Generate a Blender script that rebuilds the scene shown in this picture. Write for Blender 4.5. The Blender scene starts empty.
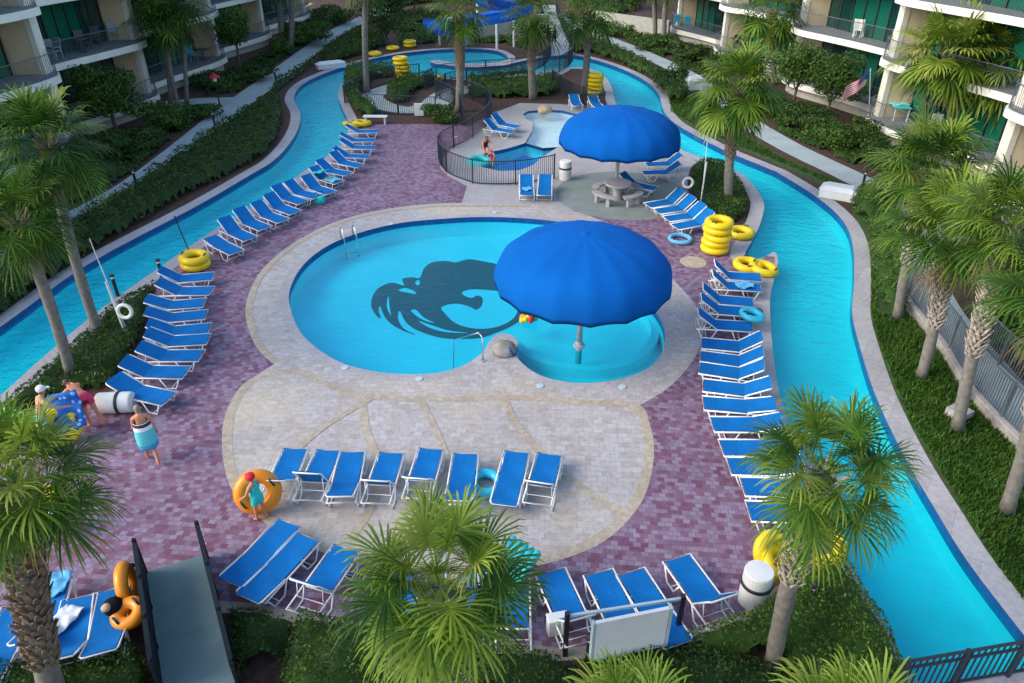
import bpy, bmesh, math, random
import numpy as np
from mathutils import Vector, Matrix, geometry
random.seed(7); rng = np.random.default_rng(7)
R = math.radians
scene = bpy.context.scene
COL = scene.collection

# ---------------------------------------------------------------- camera (surveyed from the photograph)
H = 12.5; PITCH = R(32); F = 750.0; CX, CY = 512.0, 341.5
SP, CP = math.sin(PITCH), math.cos(PITCH)
cam_d = bpy.data.cameras.new('camera'); cam = bpy.data.objects.new('camera', cam_d); COL.objects.link(cam)
cam.location = (0, 0, H); cam.rotation_euler = (R(90) - PITCH, 0, 0)
cam_d.sensor_width = 36; cam_d.lens = 36 * F / 1024; cam_d.clip_end = 900; cam_d.clip_start = 0.2
scene.camera = cam

def G(px, py, z=0.0):
    """survey a pixel of the photograph to the plane of height z"""
    v = (py - CY) / F
    D = (H - z) / (SP + v * CP)
    return Vector(((px - CX) / F * D, D * (CP - v * SP), z))
def GL(pts, z=0.0): return [G(x, y, z) for x, y in pts]
def spline(pts, closed=True, sub=6):
    n = len(pts); out = []
    rngi = range(n) if closed else range(n - 1)
    for i in rngi:
        if closed: p0, p1, p2, p3 = (pts[(i + k - 1) % n] for k in range(4))
        else: p0, p1, p2, p3 = pts[max(i-1, 0)], pts[i], pts[i+1], pts[min(i+2, n-1)]
        for s in range(sub):
            t = s / sub
            out.append(tuple(0.5 * ((2*p1[a]) + (-p0[a]+p2[a])*t + (2*p0[a]-5*p1[a]+4*p2[a]-p3[a])*t*t + (-p0[a]+3*p1[a]-3*p2[a]+p3[a])*t**3) for a in (0, 1)))
    if not closed: out.append(tuple(pts[-1]))
    return out
def SG(pts, closed=True, sub=6, z=0.0): return GL(spline(pts, closed, sub), z)
def area(poly): return 0.5 * sum(poly[i-1].x*poly[i].y - poly[i].x*poly[i-1].y for i in range(len(poly)))
def offset(poly, d, closed=True):
    """move an outline outwards by d metres"""
    n = len(poly); out = []
    sgn = (1 if area(poly) > 0 else -1) if closed else 1
    for i in range(n):
        a = poly[i-1] if (closed or i > 0) else poly[i]
        b = poly[(i+1) % n] if (closed or i < n-1) else poly[i]
        t = (b - a); t.z = 0
        if t.length < 1e-6: out.append(poly[i].copy()); continue
        t.normalize()
        out.append(Vector((poly[i].x + t.y*d*sgn, poly[i].y - t.x*d*sgn, poly[i].z)))
    return out
def inside(P, x, y):
    """vectorised point in polygon; P is an (n,2) array"""
    x = np.asarray(x); y = np.asarray(y)
    r = np.zeros(x.shape, bool); j = len(P) - 1
    for i in range(len(P)):
        xi, yi, xj, yj = P[i][0], P[i][1], P[j][0], P[j][1]
        c = ((yi > y) != (yj > y)) & (x < (xj - xi) * (y - yi) / (yj - yi + 1e-12) + xi)
        r ^= c; j = i
    return r

# ---------------------------------------------------------------- object helpers
def tag(o, label=None, cat=None, group=None, kind=None):
    if label: o['label'] = label
    if cat: o['category'] = cat
    if group: o['group'] = group
    if kind: o['kind'] = kind
    return o
def empty(name, loc=(0, 0, 0), rz=0.0):
    o = bpy.data.objects.new(name, None); COL.objects.link(o)
    o.location = loc; o.rotation_euler = (0, 0, rz); o.empty_display_size = 0.2
    return o
def copy_tree(o, parent=None):
    c = o.copy(); COL.objects.link(c); c.parent = parent
    for ch in list(o.children): copy_tree(ch, c)
    return c
class MB:
    """collects geometry for ONE mesh object"""
    def __init__(s): s.v = []; s.f = []; s.m = []; s.tint = []; s.cm = 0; s.ct = 0.5
    def add(s, vs, fs):
        b = len(s.v); s.v += [tuple(v) for v in vs]; s.tint += [s.ct]*len(vs)
        for f in fs: s.f.append(tuple(i + b for i in f)); s.m.append(s.cm)
        return s
    def box(s, c, size, rz=0.0, M=None):
        x, y, z = (d/2 for d in size); vs = [Vector((a*x, b*y, d*z)) for d in (-1, 1) for b in (-1, 1) for a in (-1, 1)]
        if M is None: M = Matrix.Rotation(rz, 3, 'Z')
        vs = [M @ v + Vector(c) for v in vs]
        return s.add(vs, [(0,2,3,1),(4,5,7,6),(0,1,5,4),(1,3,7,5),(3,2,6,7),(2,0,4,6)])
    def bar(s, a, b, w, h):
        """box beam from a to b, w wide (horizontal), h high"""
        a = Vector(a); b = Vector(b); t = (b-a); L = t.length
        if L < 1e-6: return s
        t.normalize(); up = Vector((0,0,1)) if abs(t.z) < .95 else Vector((0,1,0))
        sd = t.cross(up).normalized(); up = sd.cross(t)
        M = Matrix((sd, t, up)).transposed()
        return s.box((a+b)/2, (w, L, h), M=M)
    def tube(s, pts, r, n=6, closed=False, cap=True, rads=None):
        pts = [Vector(p) for p in pts]; m = len(pts); rings = []
        prev = None
        for i in range(m):
            a = pts[i-1] if (closed or i > 0) else pts[i]; b = pts[(i+1) % m] if (closed or i < m-1) else pts[i]
            t = (b-a).normalized()
            if prev is None:
                up = Vector((0,0,1)) if abs(t.z) < .9 else Vector((0,1,0))
                prev = t.cross(up).normalized()
            sd = (prev - t*prev.dot(t)).normalized(); prev = sd; up = t.cross(sd)
            rr = rads[i] if rads else r
            rings.append([pts[i] + (sd*math.cos(2*math.pi*k/n) + up*math.sin(2*math.pi*k/n))*rr for k in range(n)])
        vs = [v for q in rings for v in q]; fs = []
        for i in range(m if closed else m-1):
            j = (i+1) % m
            for k in range(n): fs.append((i*n+k, i*n+(k+1)%n, j*n+(k+1)%n, j*n+k))
        if cap and not closed: fs += [tuple(range(n))[::-1], tuple(range((m-1)*n, m*n))]
        return s.add(vs, fs)
    def lathe(s, prof, n=24, c=(0,0,0), close=True):
        c = Vector(c); vs = []; fs = []
        for (r, z) in prof:
            for k in range(n): vs.append(c + Vector((r*math.cos(2*math.pi*k/n), r*math.sin(2*math.pi*k/n), z)))
        for i in range(len(prof)-1):
            for k in range(n): fs.append((i*n+k, i*n+(k+1)%n, (i+1)*n+(k+1)%n, (i+1)*n+k))
        if close: fs += [tuple(range(n))[::-1], tuple(range((len(prof)-1)*n, len(prof)*n))]
        return s.add(vs, fs)
    def torus(s, c, R_, r, n=28, m=10, M=None, arc=None):
        c = Vector(c); vs = []; fs = []; 
        for i in range(n):
            a = 2*math.pi*i/n
            for k in range(m):
                b = 2*math.pi*k/m
                p = Vector(((R_+r*math.cos(b))*math.cos(a), (R_+r*math.cos(b))*math.sin(a), r*math.sin(b)*.92))
                vs.append((M @ p if M is not None else p) + c)
        for i in range(n):
            for k in range(m): fs.append((i*m+k, ((i+1)%n)*m+k, ((i+1)%n)*m+(k+1)%m, i*m+(k+1)%m))
        return s.add(vs, fs)
    def prism(s, poly, z0, z1):
        """extrude a world/local outline (list of Vectors) between two heights"""
        if area(poly) < 0: poly = poly[::-1]
        n = len(poly)
        tris = geometry.tessellate_polygon([[Vector((p.x, p.y, 0)) for p in poly]])
        vs = [(p.x, p.y, z0) for p in poly] + [(p.x, p.y, z1) for p in poly]
        fs = []
        for t in tris:
            a, b, c = (poly[i] for i in t)
            if (b-a).cross(c-a).z < 0: t = t[::-1]
            fs.append(tuple(i+n for i in t)); fs.append(tuple(t[::-1]))
        for i in range(n): j = (i+1) % n; fs.append((i, j, j+n, i+n))
        return s.add(vs, fs)
    def build(s, name, mat, parent=None, smooth=False, bevel=0.0, loc=None, rz=0.0):
        me = bpy.data.meshes.new(name); me.from_pydata(s.v, [], s.f)
        mats = mat if isinstance(mat, (list, tuple)) else [mat]
        for m in mats: me.materials.append(m)
        if len(mats) > 1: me.polygons.foreach_set('material_index', s.m)
        if any(t != .5 for t in s.tint):
            at = me.attributes.new('tint', 'FLOAT', 'POINT'); at.data.foreach_set('value', s.tint)
        if smooth: me.polygons.foreach_set('use_smooth', [True]*len(me.polygons))
        me.update()
        o = bpy.data.objects.new(name, me); COL.objects.link(o)
        if bevel:
            b = o.modifiers.new('b', 'BEVEL'); b.width = bevel; b.segments = 2; b.limit_method = 'ANGLE'
        if loc is not None: o.location = loc; o.rotation_euler = (0, 0, rz)
        if parent is not None: o.parent = parent
        return o
def npmesh(name, V, Fq, mat, parent=None, tint=None, loc=None, smooth=False):
    """mesh from numpy arrays, all faces quads"""
    me = bpy.data.meshes.new(name); nv = len(V); nf = len(Fq); k = Fq.shape[1]
    me.vertices.add(nv); me.vertices.foreach_set('co', np.ascontiguousarray(V, dtype=np.float32).ravel())
    me.loops.add(nf*k); me.loops.foreach_set('vertex_index', np.ascontiguousarray(Fq, dtype=np.int32).ravel())
    me.polygons.add(nf); me.polygons.foreach_set('loop_start', np.arange(0, nf*k, k, dtype=np.int32))
    me.update(calc_edges=True)
    if tint is not None:
        at = me.attributes.new('tint', 'FLOAT', 'POINT'); at.data.foreach_set('value', np.asarray(tint, dtype=np.float32))
    if smooth: me.polygons.foreach_set('use_smooth', [True]*nf)
    me.materials.append(mat); me.validate()
    o = bpy.data.objects.new(name, me); COL.objects.link(o)
    if loc is not None: o.location = loc
    if parent is not None: o.parent = parent
    return o

# ---------------------------------------------------------------- materials
class N:
    def __init__(s, name):
        s.m = bpy.data.materials.new(name); s.m.use_nodes = True; s.t = s.m.node_tree; s.t.nodes.clear()
        s.out = s.n('ShaderNodeOutputMaterial')
    def n(s, typ, **kw):
        x = s.t.nodes.new(typ)
        for k, v in kw.items(): setattr(x, k, v)
        return x
    def l(s, a, b): s.t.links.new(a, b)
    def coord(s, scale=1.0, rot=0.0):
        tc = s.n('ShaderNodeTexCoord'); mp = s.n('ShaderNodeMapping')
        mp.inputs['Scale'].default_value = (scale,)*3 if not isinstance(scale, tuple) else scale
        mp.inputs['Rotation'].default_value = (0, 0, rot)
        s.l(tc.outputs['Object'], mp.inputs['Vector']); return mp.outputs['Vector']
    def noise(s, vec, scale, detail=4, rough=.55):
        x = s.n('ShaderNodeTexNoise'); x.inputs['Scale'].default_value = scale; x.inputs['Detail'].default_value = detail
        x.inputs['Roughness'].default_value = rough; s.l(vec, x.inputs['Vector']); return x.outputs['Fac']
    def ramp(s, fac, stops):
        x = s.n('ShaderNodeValToRGB'); e = x.color_ramp.elements
        while len(e) < len(stops): e.new(.5)
        for i, (p, c) in enumerate(stops): e[i].position = p; e[i].color = (*c, 1)
        s.l(fac, x.inputs['Fac']); return x.outputs['Color']
    def mix(s, fac, a, b, typ='MIX'):
        x = s.n('ShaderNodeMix', data_type='RGBA', blend_type=typ)
        for val, sock in ((fac, x.inputs[0]), (a, x.inputs[6]), (b, x.inputs[7])):
            if hasattr(val, 'links') or isinstance(val, bpy.types.NodeSocket): s.l(val, sock)
            elif isinstance(val, (int, float)): sock.default_value = val
            else: sock.default_value = (*val, 1)
        return x.outputs[2]
    def bump(s, h, strength=.3, dist=.02):
        x = s.n('ShaderNodeBump'); x.inputs['Strength'].default_value = strength; x.inputs['Distance'].default_value = dist
        s.l(h, x.inputs['Height']); return x.outputs['Normal']
    def bsdf(s, col, rough=.6, metal=0, normal=None, spec=.5, sheen=0, trans=None):
        b = s.n('ShaderNodeBsdfPrincipled')
        if isinstance(col, bpy.types.NodeSocket): s.l(col, b.inputs['Base Color'])
        else: b.inputs['Base Color'].default_value = (*col, 1)
        if isinstance(rough, bpy.types.NodeSocket): s.l(rough, b.inputs['Roughness'])
        else: b.inputs['Roughness'].default_value = rough
        b.inputs['Metallic'].default_value = metal; b.inputs['Specular IOR Level'].default_value = spec
        if sheen: b.inputs['Sheen Weight'].default_value = sheen
        if normal is not None: s.l(normal, b.inputs['Normal'])
        return b.outputs['BSDF']
    def done(s, sh): s.l(sh, s.out.inputs['Surface']); return s.m
def plain(name, col, rough=.5, metal=0, var=.12, scale=3.0, bump=0.0, bscale=60, spec=.5):
    k = N(name); v = k.coord()
    lo = tuple(c*(1-var) for c in col); hi = tuple(min(1, c*(1+var)) for c in col)
    c = k.ramp(k.noise(v, scale, 5), [(.3, lo), (.7, hi)])
    nm = k.bump(k.noise(v, bscale, 3), bump, .01) if bump else None
    return k.done(k.bsdf(c, rough, metal, nm, spec))
def pavers(name, c1, c2, mortar, bw=.26, bh=.17, rot=.1, stain=.25, warm=None):
    k = N(name); v = k.coord(1.0, rot)
    b = k.n('ShaderNodeTexBrick'); k.l(v, b.inputs['Vector'])
    b.inputs['Scale'].default_value = 1; b.inputs['Brick Width'].default_value = bw; b.inputs['Row Height'].default_value = bh
    b.inputs['Mortar Size'].default_value = .007; b.inputs['Mortar Smooth'].default_value = .3; b.inputs['Bias'].default_value = 0
    b.inputs['Color1'].default_value = (*c1, 1); b.inputs['Color2'].default_value = (*c2, 1); b.inputs['Mortar'].default_value = (*mortar, 1)
    w = k.coord()
    big = k.noise(w, .35, 6, .6)
    c = k.mix(k.ramp(big, [(.35, (0,0,0)), (.7, (1,1,1))]), b.outputs['Color'], tuple(x*(1-stain) for x in c1), 'MIX') if False else b.outputs['Color']
    dirt = k.ramp(big, [(.3, (1-stain,)*3), (.65, (1.0,)*3)])
    c = k.mix(1.0, c, dirt, 'MULTIPLY')
    if warm is not None:
        wf = k.ramp(k.noise(w, .22, 3, .5), [(.5, (0,0,0)), (.68, (.55,.55,.55))])
        c = k.mix(wf, c, warm)
    fine = k.ramp(k.noise(w, 7, 5, .75), [(.25, (.68,.66,.7)), (.75, (1.2,1.18,1.18))])
    c = k.mix(1.0, c, fine, 'MULTIPLY')
    nm = k.bump(b.outputs['Fac'], -.35, .012)
    return k.done(k.bsdf(c, .62, 0, nm, .4))
def leafmat(name, stops, trans=.35, gloss=.45):
    k = N(name); at = k.n('ShaderNodeAttribute', attribute_name='tint')
    v = k.coord(); nz = k.noise(v, 1.1, 3)
    ad = k.n('ShaderNodeMath', operation='MULTIPLY_ADD'); k.l(nz, ad.inputs[0]); ad.inputs[1].default_value = .7
    k.l(at.outputs['Fac'], ad.inputs[2])
    sb = k.n('ShaderNodeMath', operation='SUBTRACT'); k.l(ad.outputs[0], sb.inputs[0]); sb.inputs[1].default_value = .35
    c = k.ramp(sb.outputs[0], stops)
    p = k.bsdf(c, gloss, 0, None, .16)
    tr = k.n('ShaderNodeBsdfTranslucent'); k.l(c, tr.inputs['Color'])
    mx = k.n('ShaderNodeMixShader'); mx.inputs[0].default_value = trans
    k.l(p, mx.inputs[1]); k.l(tr.outputs[0], mx.inputs[2])
    return k.done(mx.outputs[0])
def watermat(name, tint, ripple=.12, scale=2.6, body=(.02,.32,.42), bodyf=.12):
    k = N(name); v = k.coord((1, 1.7, 1), .3)
    h1 = k.noise(v, scale, 4, .55); h2 = k.noise(v, scale*4.1, 3, .5)
    ad = k.n('ShaderNodeMath', operation='MULTIPLY_ADD'); k.l(h2, ad.inputs[0]); ad.inputs[1].default_value = .35; k.l(h1, ad.inputs[2])
    nm = k.bump(ad.outputs[0], ripple, .12)
    tr = k.n('ShaderNodeBsdfTransparent'); tr.inputs['Color'].default_value = (*tint, 1)
    df = k.n('ShaderNodeBsdfDiffuse'); df.inputs['Color'].default_value = (*body, 1)
    m0 = k.n('ShaderNodeMixShader'); m0.inputs[0].default_value = bodyf; k.l(tr.outputs[0], m0.inputs[1]); k.l(df.outputs[0], m0.inputs[2])
    gl = k.n('ShaderNodeBsdfGlossy'); gl.inputs['Roughness'].default_value = .04; k.l(nm, gl.inputs['Normal'])
    fr = k.n('ShaderNodeFresnel'); fr.inputs['IOR'].default_value = 1.33; k.l(nm, fr.inputs['Normal'])
    ge = k.n('ShaderNodeNewGeometry'); iv = k.n('ShaderNodeMath', operation='SUBTRACT'); iv.inputs[0].default_value = 1; k.l(ge.outputs['Backfacing'], iv.inputs[1])
    mu = k.n('ShaderNodeMath', operation='MULTIPLY'); k.l(fr.outputs[0], mu.inputs[0]); k.l(iv.outputs[0], mu.inputs[1])     # mirror only on the air side
    mx = k.n('ShaderNodeMixShader'); k.l(mu.outputs[0], mx.inputs[0]); k.l(m0.outputs[0], mx.inputs[1]); k.l(gl.outputs[0], mx.inputs[2])
    return k.done(mx.outputs[0])
def tilemat(name, col, size=.15, var=.15, line=.75):
    k = N(name); v = k.coord()
    b = k.n('ShaderNodeTexBrick', offset=0.0); k.l(v, b.inputs['Vector']); b.inputs['Scale'].default_value = 1
    b.inputs['Brick Width'].default_value = size; b.inputs['Row Height'].default_value = size; b.inputs['Mortar Size'].default_value = .006
    b.inputs['Color1'].default_value = (*(c*(1-var) for c in col), 1); b.inputs['Color2'].default_value = (*(min(1, c*(1+var)) for c in col), 1)
    b.inputs['Mortar'].default_value = (*(c*line for c in col), 1)
    return k.done(k.bsdf(b.outputs['Color'], .3))
def floormat(name, col):
    """pool plaster: gentle mottling"""
    k = N(name); v = k.coord()
    c = k.ramp(k.noise(v, .5, 5), [(.3, tuple(x*.86 for x in col)), (.7, col)])
    return k.done(k.bsdf(c, .5))
M = {}
M['purple'] = pavers('purple_pavers', (.19,.066,.120), (.335,.265,.37), (.17,.11,.17), bw=.165, bh=.135, stain=.30)
M['tan'] = pavers('grey_tan_pavers', (.43,.39,.355), (.525,.51,.515), (.38,.355,.33), bw=.25, bh=.19, rot=.05, stain=.16, warm=(.60,.52,.38))
M['border'] = pavers('tan_border_pavers', (.46,.39,.29), (.54,.47,.37), (.38,.32,.24), bw=.22, bh=.22, rot=.4, stain=.2)
M['concrete'] = pavers('pool_concrete', (.43,.41,.40), (.48,.465,.455), (.32,.31,.30), bw=2.4, bh=2.4, rot=.2, stain=.22)
M['coping'] = pavers('river_coping', (.42,.405,.41), (.50,.485,.49), (.30,.29,.29), bw=1.35, bh=1.35, rot=.6, stain=.24)
M['pad'] = plain('dark_round_pad', (.21,.25,.235), .7, var=.15, scale=1.5, bump=.1)  # grey-green disc, darker than the paving around it
M['path'] = plain('path_concrete', (.34,.40,.40), .8, var=.14, scale=.9, bump=.15)
M['bagblack'] = plain('black_bag_cloth', (.010,.010,.012), .9, spec=.1)
M['walk'] = plain('bridge_deck', (.20,.26,.265), .8, var=.2, scale=1.6, bump=.2)
M['mulch'] = plain('bark_mulch', (.062,.031,.022), .95, var=.55, scale=6, bump=.9, bscale=28)
M['soil'] = plain('lawn_soil', (.035,.075,.016), .95, var=.4, scale=5, bump=.6, bscale=30)
M['water'] = watermat('pool_water', (.10,.85,.98), ripple=.34, scale=3.2, body=(.0,.55,.74), bodyf=.06)
M['rwater'] = watermat('river_water', (.09,.90,.96), ripple=.9, scale=2.0, body=(.0,.58,.78), bodyf=.16)
M['plaster'] = floormat('pool_plaster', (.74,.82,.84))
M['bluefloor'] = floormat('blue_pool_floor', (.03,.24,.62))
M['tileband'] = tilemat('waterline_tile', (.012,.075,.26))
M['poolwall'] = floormat('pool_wall_plaster', (.74,.82,.84))
M['mosaic'] = tilemat('emblem_mosaic', (.008,.03,.042), .11, .45)
M['canvas'] = plain('blue_canopy_canvas', (.002,.100,.40), .9, var=.10, scale=1.2, bump=.08, bscale=90, spec=.08)
M['sling'] = plain('blue_sling_fabric', (.003,.138,.42), .8, var=.12, scale=2.5, bump=.2, bscale=220, spec=.15)
M['white_metal'] = plain('white_powder_coat', (.82,.83,.84), .4, var=.04)
M['white'] = plain('white_plastic', (.74,.74,.72), .45, var=.06)
M['yellow'] = plain('yellow_vinyl', (.82,.58,.008), .33, var=.05)
M['orange'] = plain('orange_vinyl', (.82,.27,.01), .33, var=.05)
M['cyan'] = plain('turquoise_vinyl', (.03,.50,.70), .35, var=.06)
M['teal'] = plain('teal_towel', (.02,.52,.52), .9, var=.15, scale=6, bump=.3, bscale=150)
M['green'] = plain('green_vinyl', (.08,.55,.12), .4, var=.08)
M['towelblue'] = plain('light_blue_towel', (.12,.42,.68), .9, var=.18, scale=6, bump=.4, bscale=120)
M['towelwhite'] = plain('white_towel', (.66,.70,.74), .9, var=.12, scale=5, bump=.4, bscale=120)
M['black'] = plain('black_metal', (.016,.018,.022), .45, var=.2)
M['fence'] = plain('dark_fence_metal', (.022,.03,.045), .5, var=.2)
M['greyrail'] = plain('grey_rail_metal', (.10,.12,.135), .5, var=.15)
M['chrome'] = plain('brushed_steel', (.68,.68,.66), .22, metal=1, var=.05)
M['grey'] = plain('grey_pole_paint', (.36,.38,.40), .5, var=.1)
M['stone'] = plain('grey_stone', (.30,.28,.26), .8, var=.3, scale=4, bump=.5, bscale=18)
M['rock'] = plain('tan_rock', (.42,.31,.19), .85, var=.3, scale=5, bump=.6, bscale=12)
M['bark'] = plain('palm_bark', (.185,.17,.15), .95, var=.3, scale=7, bump=.8, bscale=22)
M['boot'] = plain('palm_leaf_bases', (.24,.17,.115), .9, var=.45, scale=9, bump=.5)
M['bootpale'] = plain('pale_leaf_bases', (.42,.36,.31), .9, var=.35, scale=9, bump=.5)
M['twig'] = plain('branch_bark', (.11,.08,.06), .95, var=.3, scale=8, bump=.6)
M['frond'] = leafmat('palm_frond', [(.0,(.014,.052,.010)), (.38,(.048,.125,.018)), (.65,(.16,.25,.026)), (.85,(.26,.345,.05)), (1.,(.35,.39,.09))], .30, .5)
M['dead'] = leafmat('dead_frond', [(0,(.20,.13,.06)), (1,(.36,.26,.13))], .25, .7)
M['paleblue'] = plain('pale_blue_paint', (.46,.58,.64), .5)
M['railblack'] = plain('charcoal_rail', (.012,.018,.026), .8, var=.2, spec=.15)
M['hedge'] = leafmat('hedge_leaves', [(0,(.022,.056,.012)), (.5,(.055,.115,.020)), (1,(.12,.195,.036))], .25)
M['hedge2'] = leafmat('bright_hedge_leaves', [(0,(.03,.075,.015)), (.5,(.065,.135,.022)), (1,(.15,.235,.04))], .28)
M['cover'] = leafmat('ground_cover_leaves', [(0,(.018,.046,.013)), (.5,(.042,.088,.018)), (1,(.10,.155,.032))], .22)
M['grass'] = leafmat('grass_blades', [(0,(.028,.080,.012)), (.5,(.060,.140,.020)), (1,(.12,.21,.032))], .3)
M['slab'] = plain('balcony_slab_white', (.74,.72,.66), .7, var=.06, scale=1.2)
M['slabtop'] = plain('balcony_floor', (.22,.23,.255), .8, var=.12)
M['wallcream'] = plain('cream_stucco', (.66,.53,.36), .9, var=.09, scale=1.2, bump=.15)
M['pier'] = plain('white_stucco_pier', (.70,.66,.58), .85, var=.07, bump=.1)
M['foot'] = plain('grey_plinth', (.40,.40,.34), .9, var=.15, bump=.15)
def glassmat(name, c):
    k = N(name); v = k.coord((1, 1, .15)); w = k.n('ShaderNodeTexWave'); w.bands_direction = 'Y'
    w.inputs['Scale'].default_value = 2.2; w.inputs['Distortion'].default_value = 1.5; k.l(v, w.inputs['Vector'])
    c = k.ramp(w.outputs['Fac'], [(0, tuple(x*.7 for x in c)), (1, tuple(x*1.15 for x in c))])
    return k.done(k.bsdf(c, .12, 0, None, .6))
M['glass'] = glassmat('green_curtained_glass', (.007,.12,.078))
M['glassdark'] = glassmat('dark_green_glass', (.006,.045,.038))
M['frame'] = plain('dark_window_frame', (.03,.04,.04), .4)
M['slide'] = plain('blue_slide_gelcoat', (.008,.12,.62), .2, var=.06)
M['skin'] = plain('skin_tan', (.56,.29,.17), .55, var=.06, scale=6)
M['skinred'] = plain('skin_sunburnt', (.58,.23,.13), .55, var=.07, scale=6)
M['hairbrown'] = plain('hair_brown', (.10,.055,.03), .7, var=.3, scale=20)
M['hairgrey'] = plain('hair_grey', (.26,.22,.20), .7, var=.25, scale=20)
M['red'] = plain('red_cloth', (.62,.015,.04), .75, var=.1)
M['pink'] = plain('pink_red_cloth', (.62,.03,.10), .75, var=.1)
M['aqua'] = plain('pale_aqua_cloth', (.25,.60,.62), .8, var=.12)
M['yellowcloth'] = plain('yellow_cloth', (.8,.58,.03), .8, var=.1)
M['dark'] = plain('dark_cloth', (.02,.02,.025), .8, var=.2)
M['eye'] = plain('eye_dark', (.02,.015,.012), .2)
M['outdoor'] = plain('outdoor_furniture', (.30,.36,.42), .5)
M['furndark'] = plain('dark_furniture', (.05,.055,.07), .5)
def stripes(name, cols, axis='Z', freq=1.0, offset_=0.0):
    """bands of cloth colour along one object axis"""
    k = N(name); tc = k.n('ShaderNodeTexCoord'); sx = k.n('ShaderNodeSeparateXYZ'); k.l(tc.outputs['Object'], sx.inputs[0])
    ma = k.n('ShaderNodeMath', operation='MULTIPLY_ADD'); k.l(sx.outputs[axis], ma.inputs[0]); ma.inputs[1].default_value = freq; ma.inputs[2].default_value = offset_
    fr = k.n('ShaderNodeMath', operation='FRACT'); k.l(ma.outputs[0], fr.inputs[0])
    x = k.n('ShaderNodeValToRGB'); x.color_ramp.interpolation = 'CONSTANT'; e = x.color_ramp.elements
    while len(e) < len(cols): e.new(.5)
    for i, (p, c) in enumerate(cols): e[i].position = p; e[i].color = (*c, 1)
    k.l(fr.outputs[0], x.inputs[0])
    return k.done(k.bsdf(x.outputs[0], .85))
M['wrap'] = stripes('striped_beach_towel', [(0,(.10,.55,.62)), (.30,(.75,.78,.80)), (.42,(.02,.03,.06)), (.53,(.75,.78,.80)), (.62,(.05,.34,.66)), (.8,(.10,.55,.62))], 'Z', 1.25, .0)
M['flagstripe'] = stripes('flag_stripes', [(0,(.55,.02,.05)), (.5,(.78,.74,.74))], 'Z', 7.6, .0)
def spotted(name):
    k = N(name); v = k.coord(); vo = k.n('ShaderNodeTexVoronoi'); vo.inputs['Scale'].default_value = 6; k.l(v, vo.inputs['Vector'])
    c = k.ramp(vo.outputs['Distance'], [(.0,(.25,.55,.85)), (.28,(.25,.55,.85)), (.36,(.01,.12,.50)), (1,(.01,.12,.50))])
    return k.done(k.bsdf(c, .85))
M['spotted'] = spotted('spotted_blue_cloth')
# ================================================================ THE GROUND PLAN
RIVER_PX = [(-150,429),(0,327),(85,266),(195,207),(250,175),(273,161),(290,143),(299,126),(300,112),(294,100),(297,90),(308,81),(331,71),(368,60),(392,55),(412,52),(436,49.8),(465,48.8),(492,50),(504,54),(508,58.5),(499,62),(480,63.6),(455,62.6),(436,60.2),(430,61.6),(436,63.6),(455,66),(482,67.2),(502,65.6),(520,61.5),(545,57),(570,55),(592,59),(622,69),(647,82),(659,95),(662,107),(668,117),(682,128),(724,150),(767,168),(780,174),(818,198),(843,221),(853,246),(854,283),(852,311),(858,340),(875,394),(903,454),(935,509),(968,562),(1023,634),(1075,700),(1110,745),
 (960,745),(903,660),(888,630),(868,600),(850,564),(830,527),(812,485),(795,440),(779,392),(772,341),(770,300),(774,280),(778,262),(775,252),(766,256),(752,261),(745,254),(756,234),(763,214),(763,200),(750,181),(737,171),(718,162),(700,157),(680,149),(655,135),(630,118),(619,108),(614,98),(612,87),(604,76),(592,69),(575,67),(548,70),(515,75),(480,78),(440,77),(411,73),(385,71),(360,75),(344,82),(338,94),(342,108),(348,122),(347,134),(336,150),(318,162),(290,181),(255,205),(217,228),(187,248),(160,267),(117,297),(97,312),(57,345),(0,396),(-150,533)]
POOL_PX = [(289,301),(293,281),(307,261),(331,244),(362,232),(400,223),(440,219),(480,217),(520,218),(560,222),(597,231),(622,245),(634,262),(637,280),(643,298),(655,311),(663,325),(665,340),(660,356),(645,370),(615,380),(580,383),(548,378),(528,368),(516,355),(518,343),(511,335),(498,334),(489,342),(482,353),(462,366),(435,373),(405,374),(372,371),(340,362),(314,346),(298,328)]
SLIDE_PX = [(428,56),(440,50.5),(465,49),(490,50),(504,54),(508,59),(500,63.5),(480,65),(455,65),(436,62)]
SPU_PX = [(532,131),(533,122),(526,119),(523,114),(528,111),(545,109.5),(562,110.5),(577,114),(586,121),(580,132),(570,139),(558,147),(543,148),(525,143)]
SPL_PX = [(525,143),(543,148),(558,147),(550,152),(541,158),(533,165),(520,170),(500,171),(482,167),(474,161),(479,155),(490,152),(505,149),(516,146)]
river = SG(RIVER_PX, sub=4); pool = SG(POOL_PX, sub=5); slidepool = SG(SLIDE_PX, sub=4)
sp_up = GL(SPU_PX); sp_lo = GL(SPL_PX)
ISLAND = [(-150,533),(0,396),(57,345),(97,312),(160,267),(255,205),(336,150),(348,122),(342,108),(338,94),(344,82),(411,73),(480,78),(548,70),(592,69),(612,87),(619,108),(680,149),(737,171),(763,200),(756,234),(752,261),(775,252),(774,280),(770,300),(772,341),(779,392),(795,440),(812,485),(830,527),(846,556),(835,566),(800,572),(780,584),(742,612),(690,629),(620,643),(560,648),(500,641),(440,631),(400,626),(340,619),(300,613),(255,603),(210,600),(150,600),(100,628),(50,640),(0,650),(-100,665)]
island = GL(ISLAND)
inland_top = GL([(342,70),(480,70),(600,66),(625,105),(565,104),(520,103),(494,112),(470,126),(452,124),(376,124),(352,122),(335,100)])
concrete = GL([(461,206),(467,186),(450,177),(440,168),(441,160),(452,149),(470,137),(490,121),(497,112),(520,103),(560,104),(602,110),(625,118),(655,138),(690,158),(704,166),(697,180),(676,192),(660,203),(640,209),(600,213),(569,210),(540,207),(500,205)])
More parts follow.
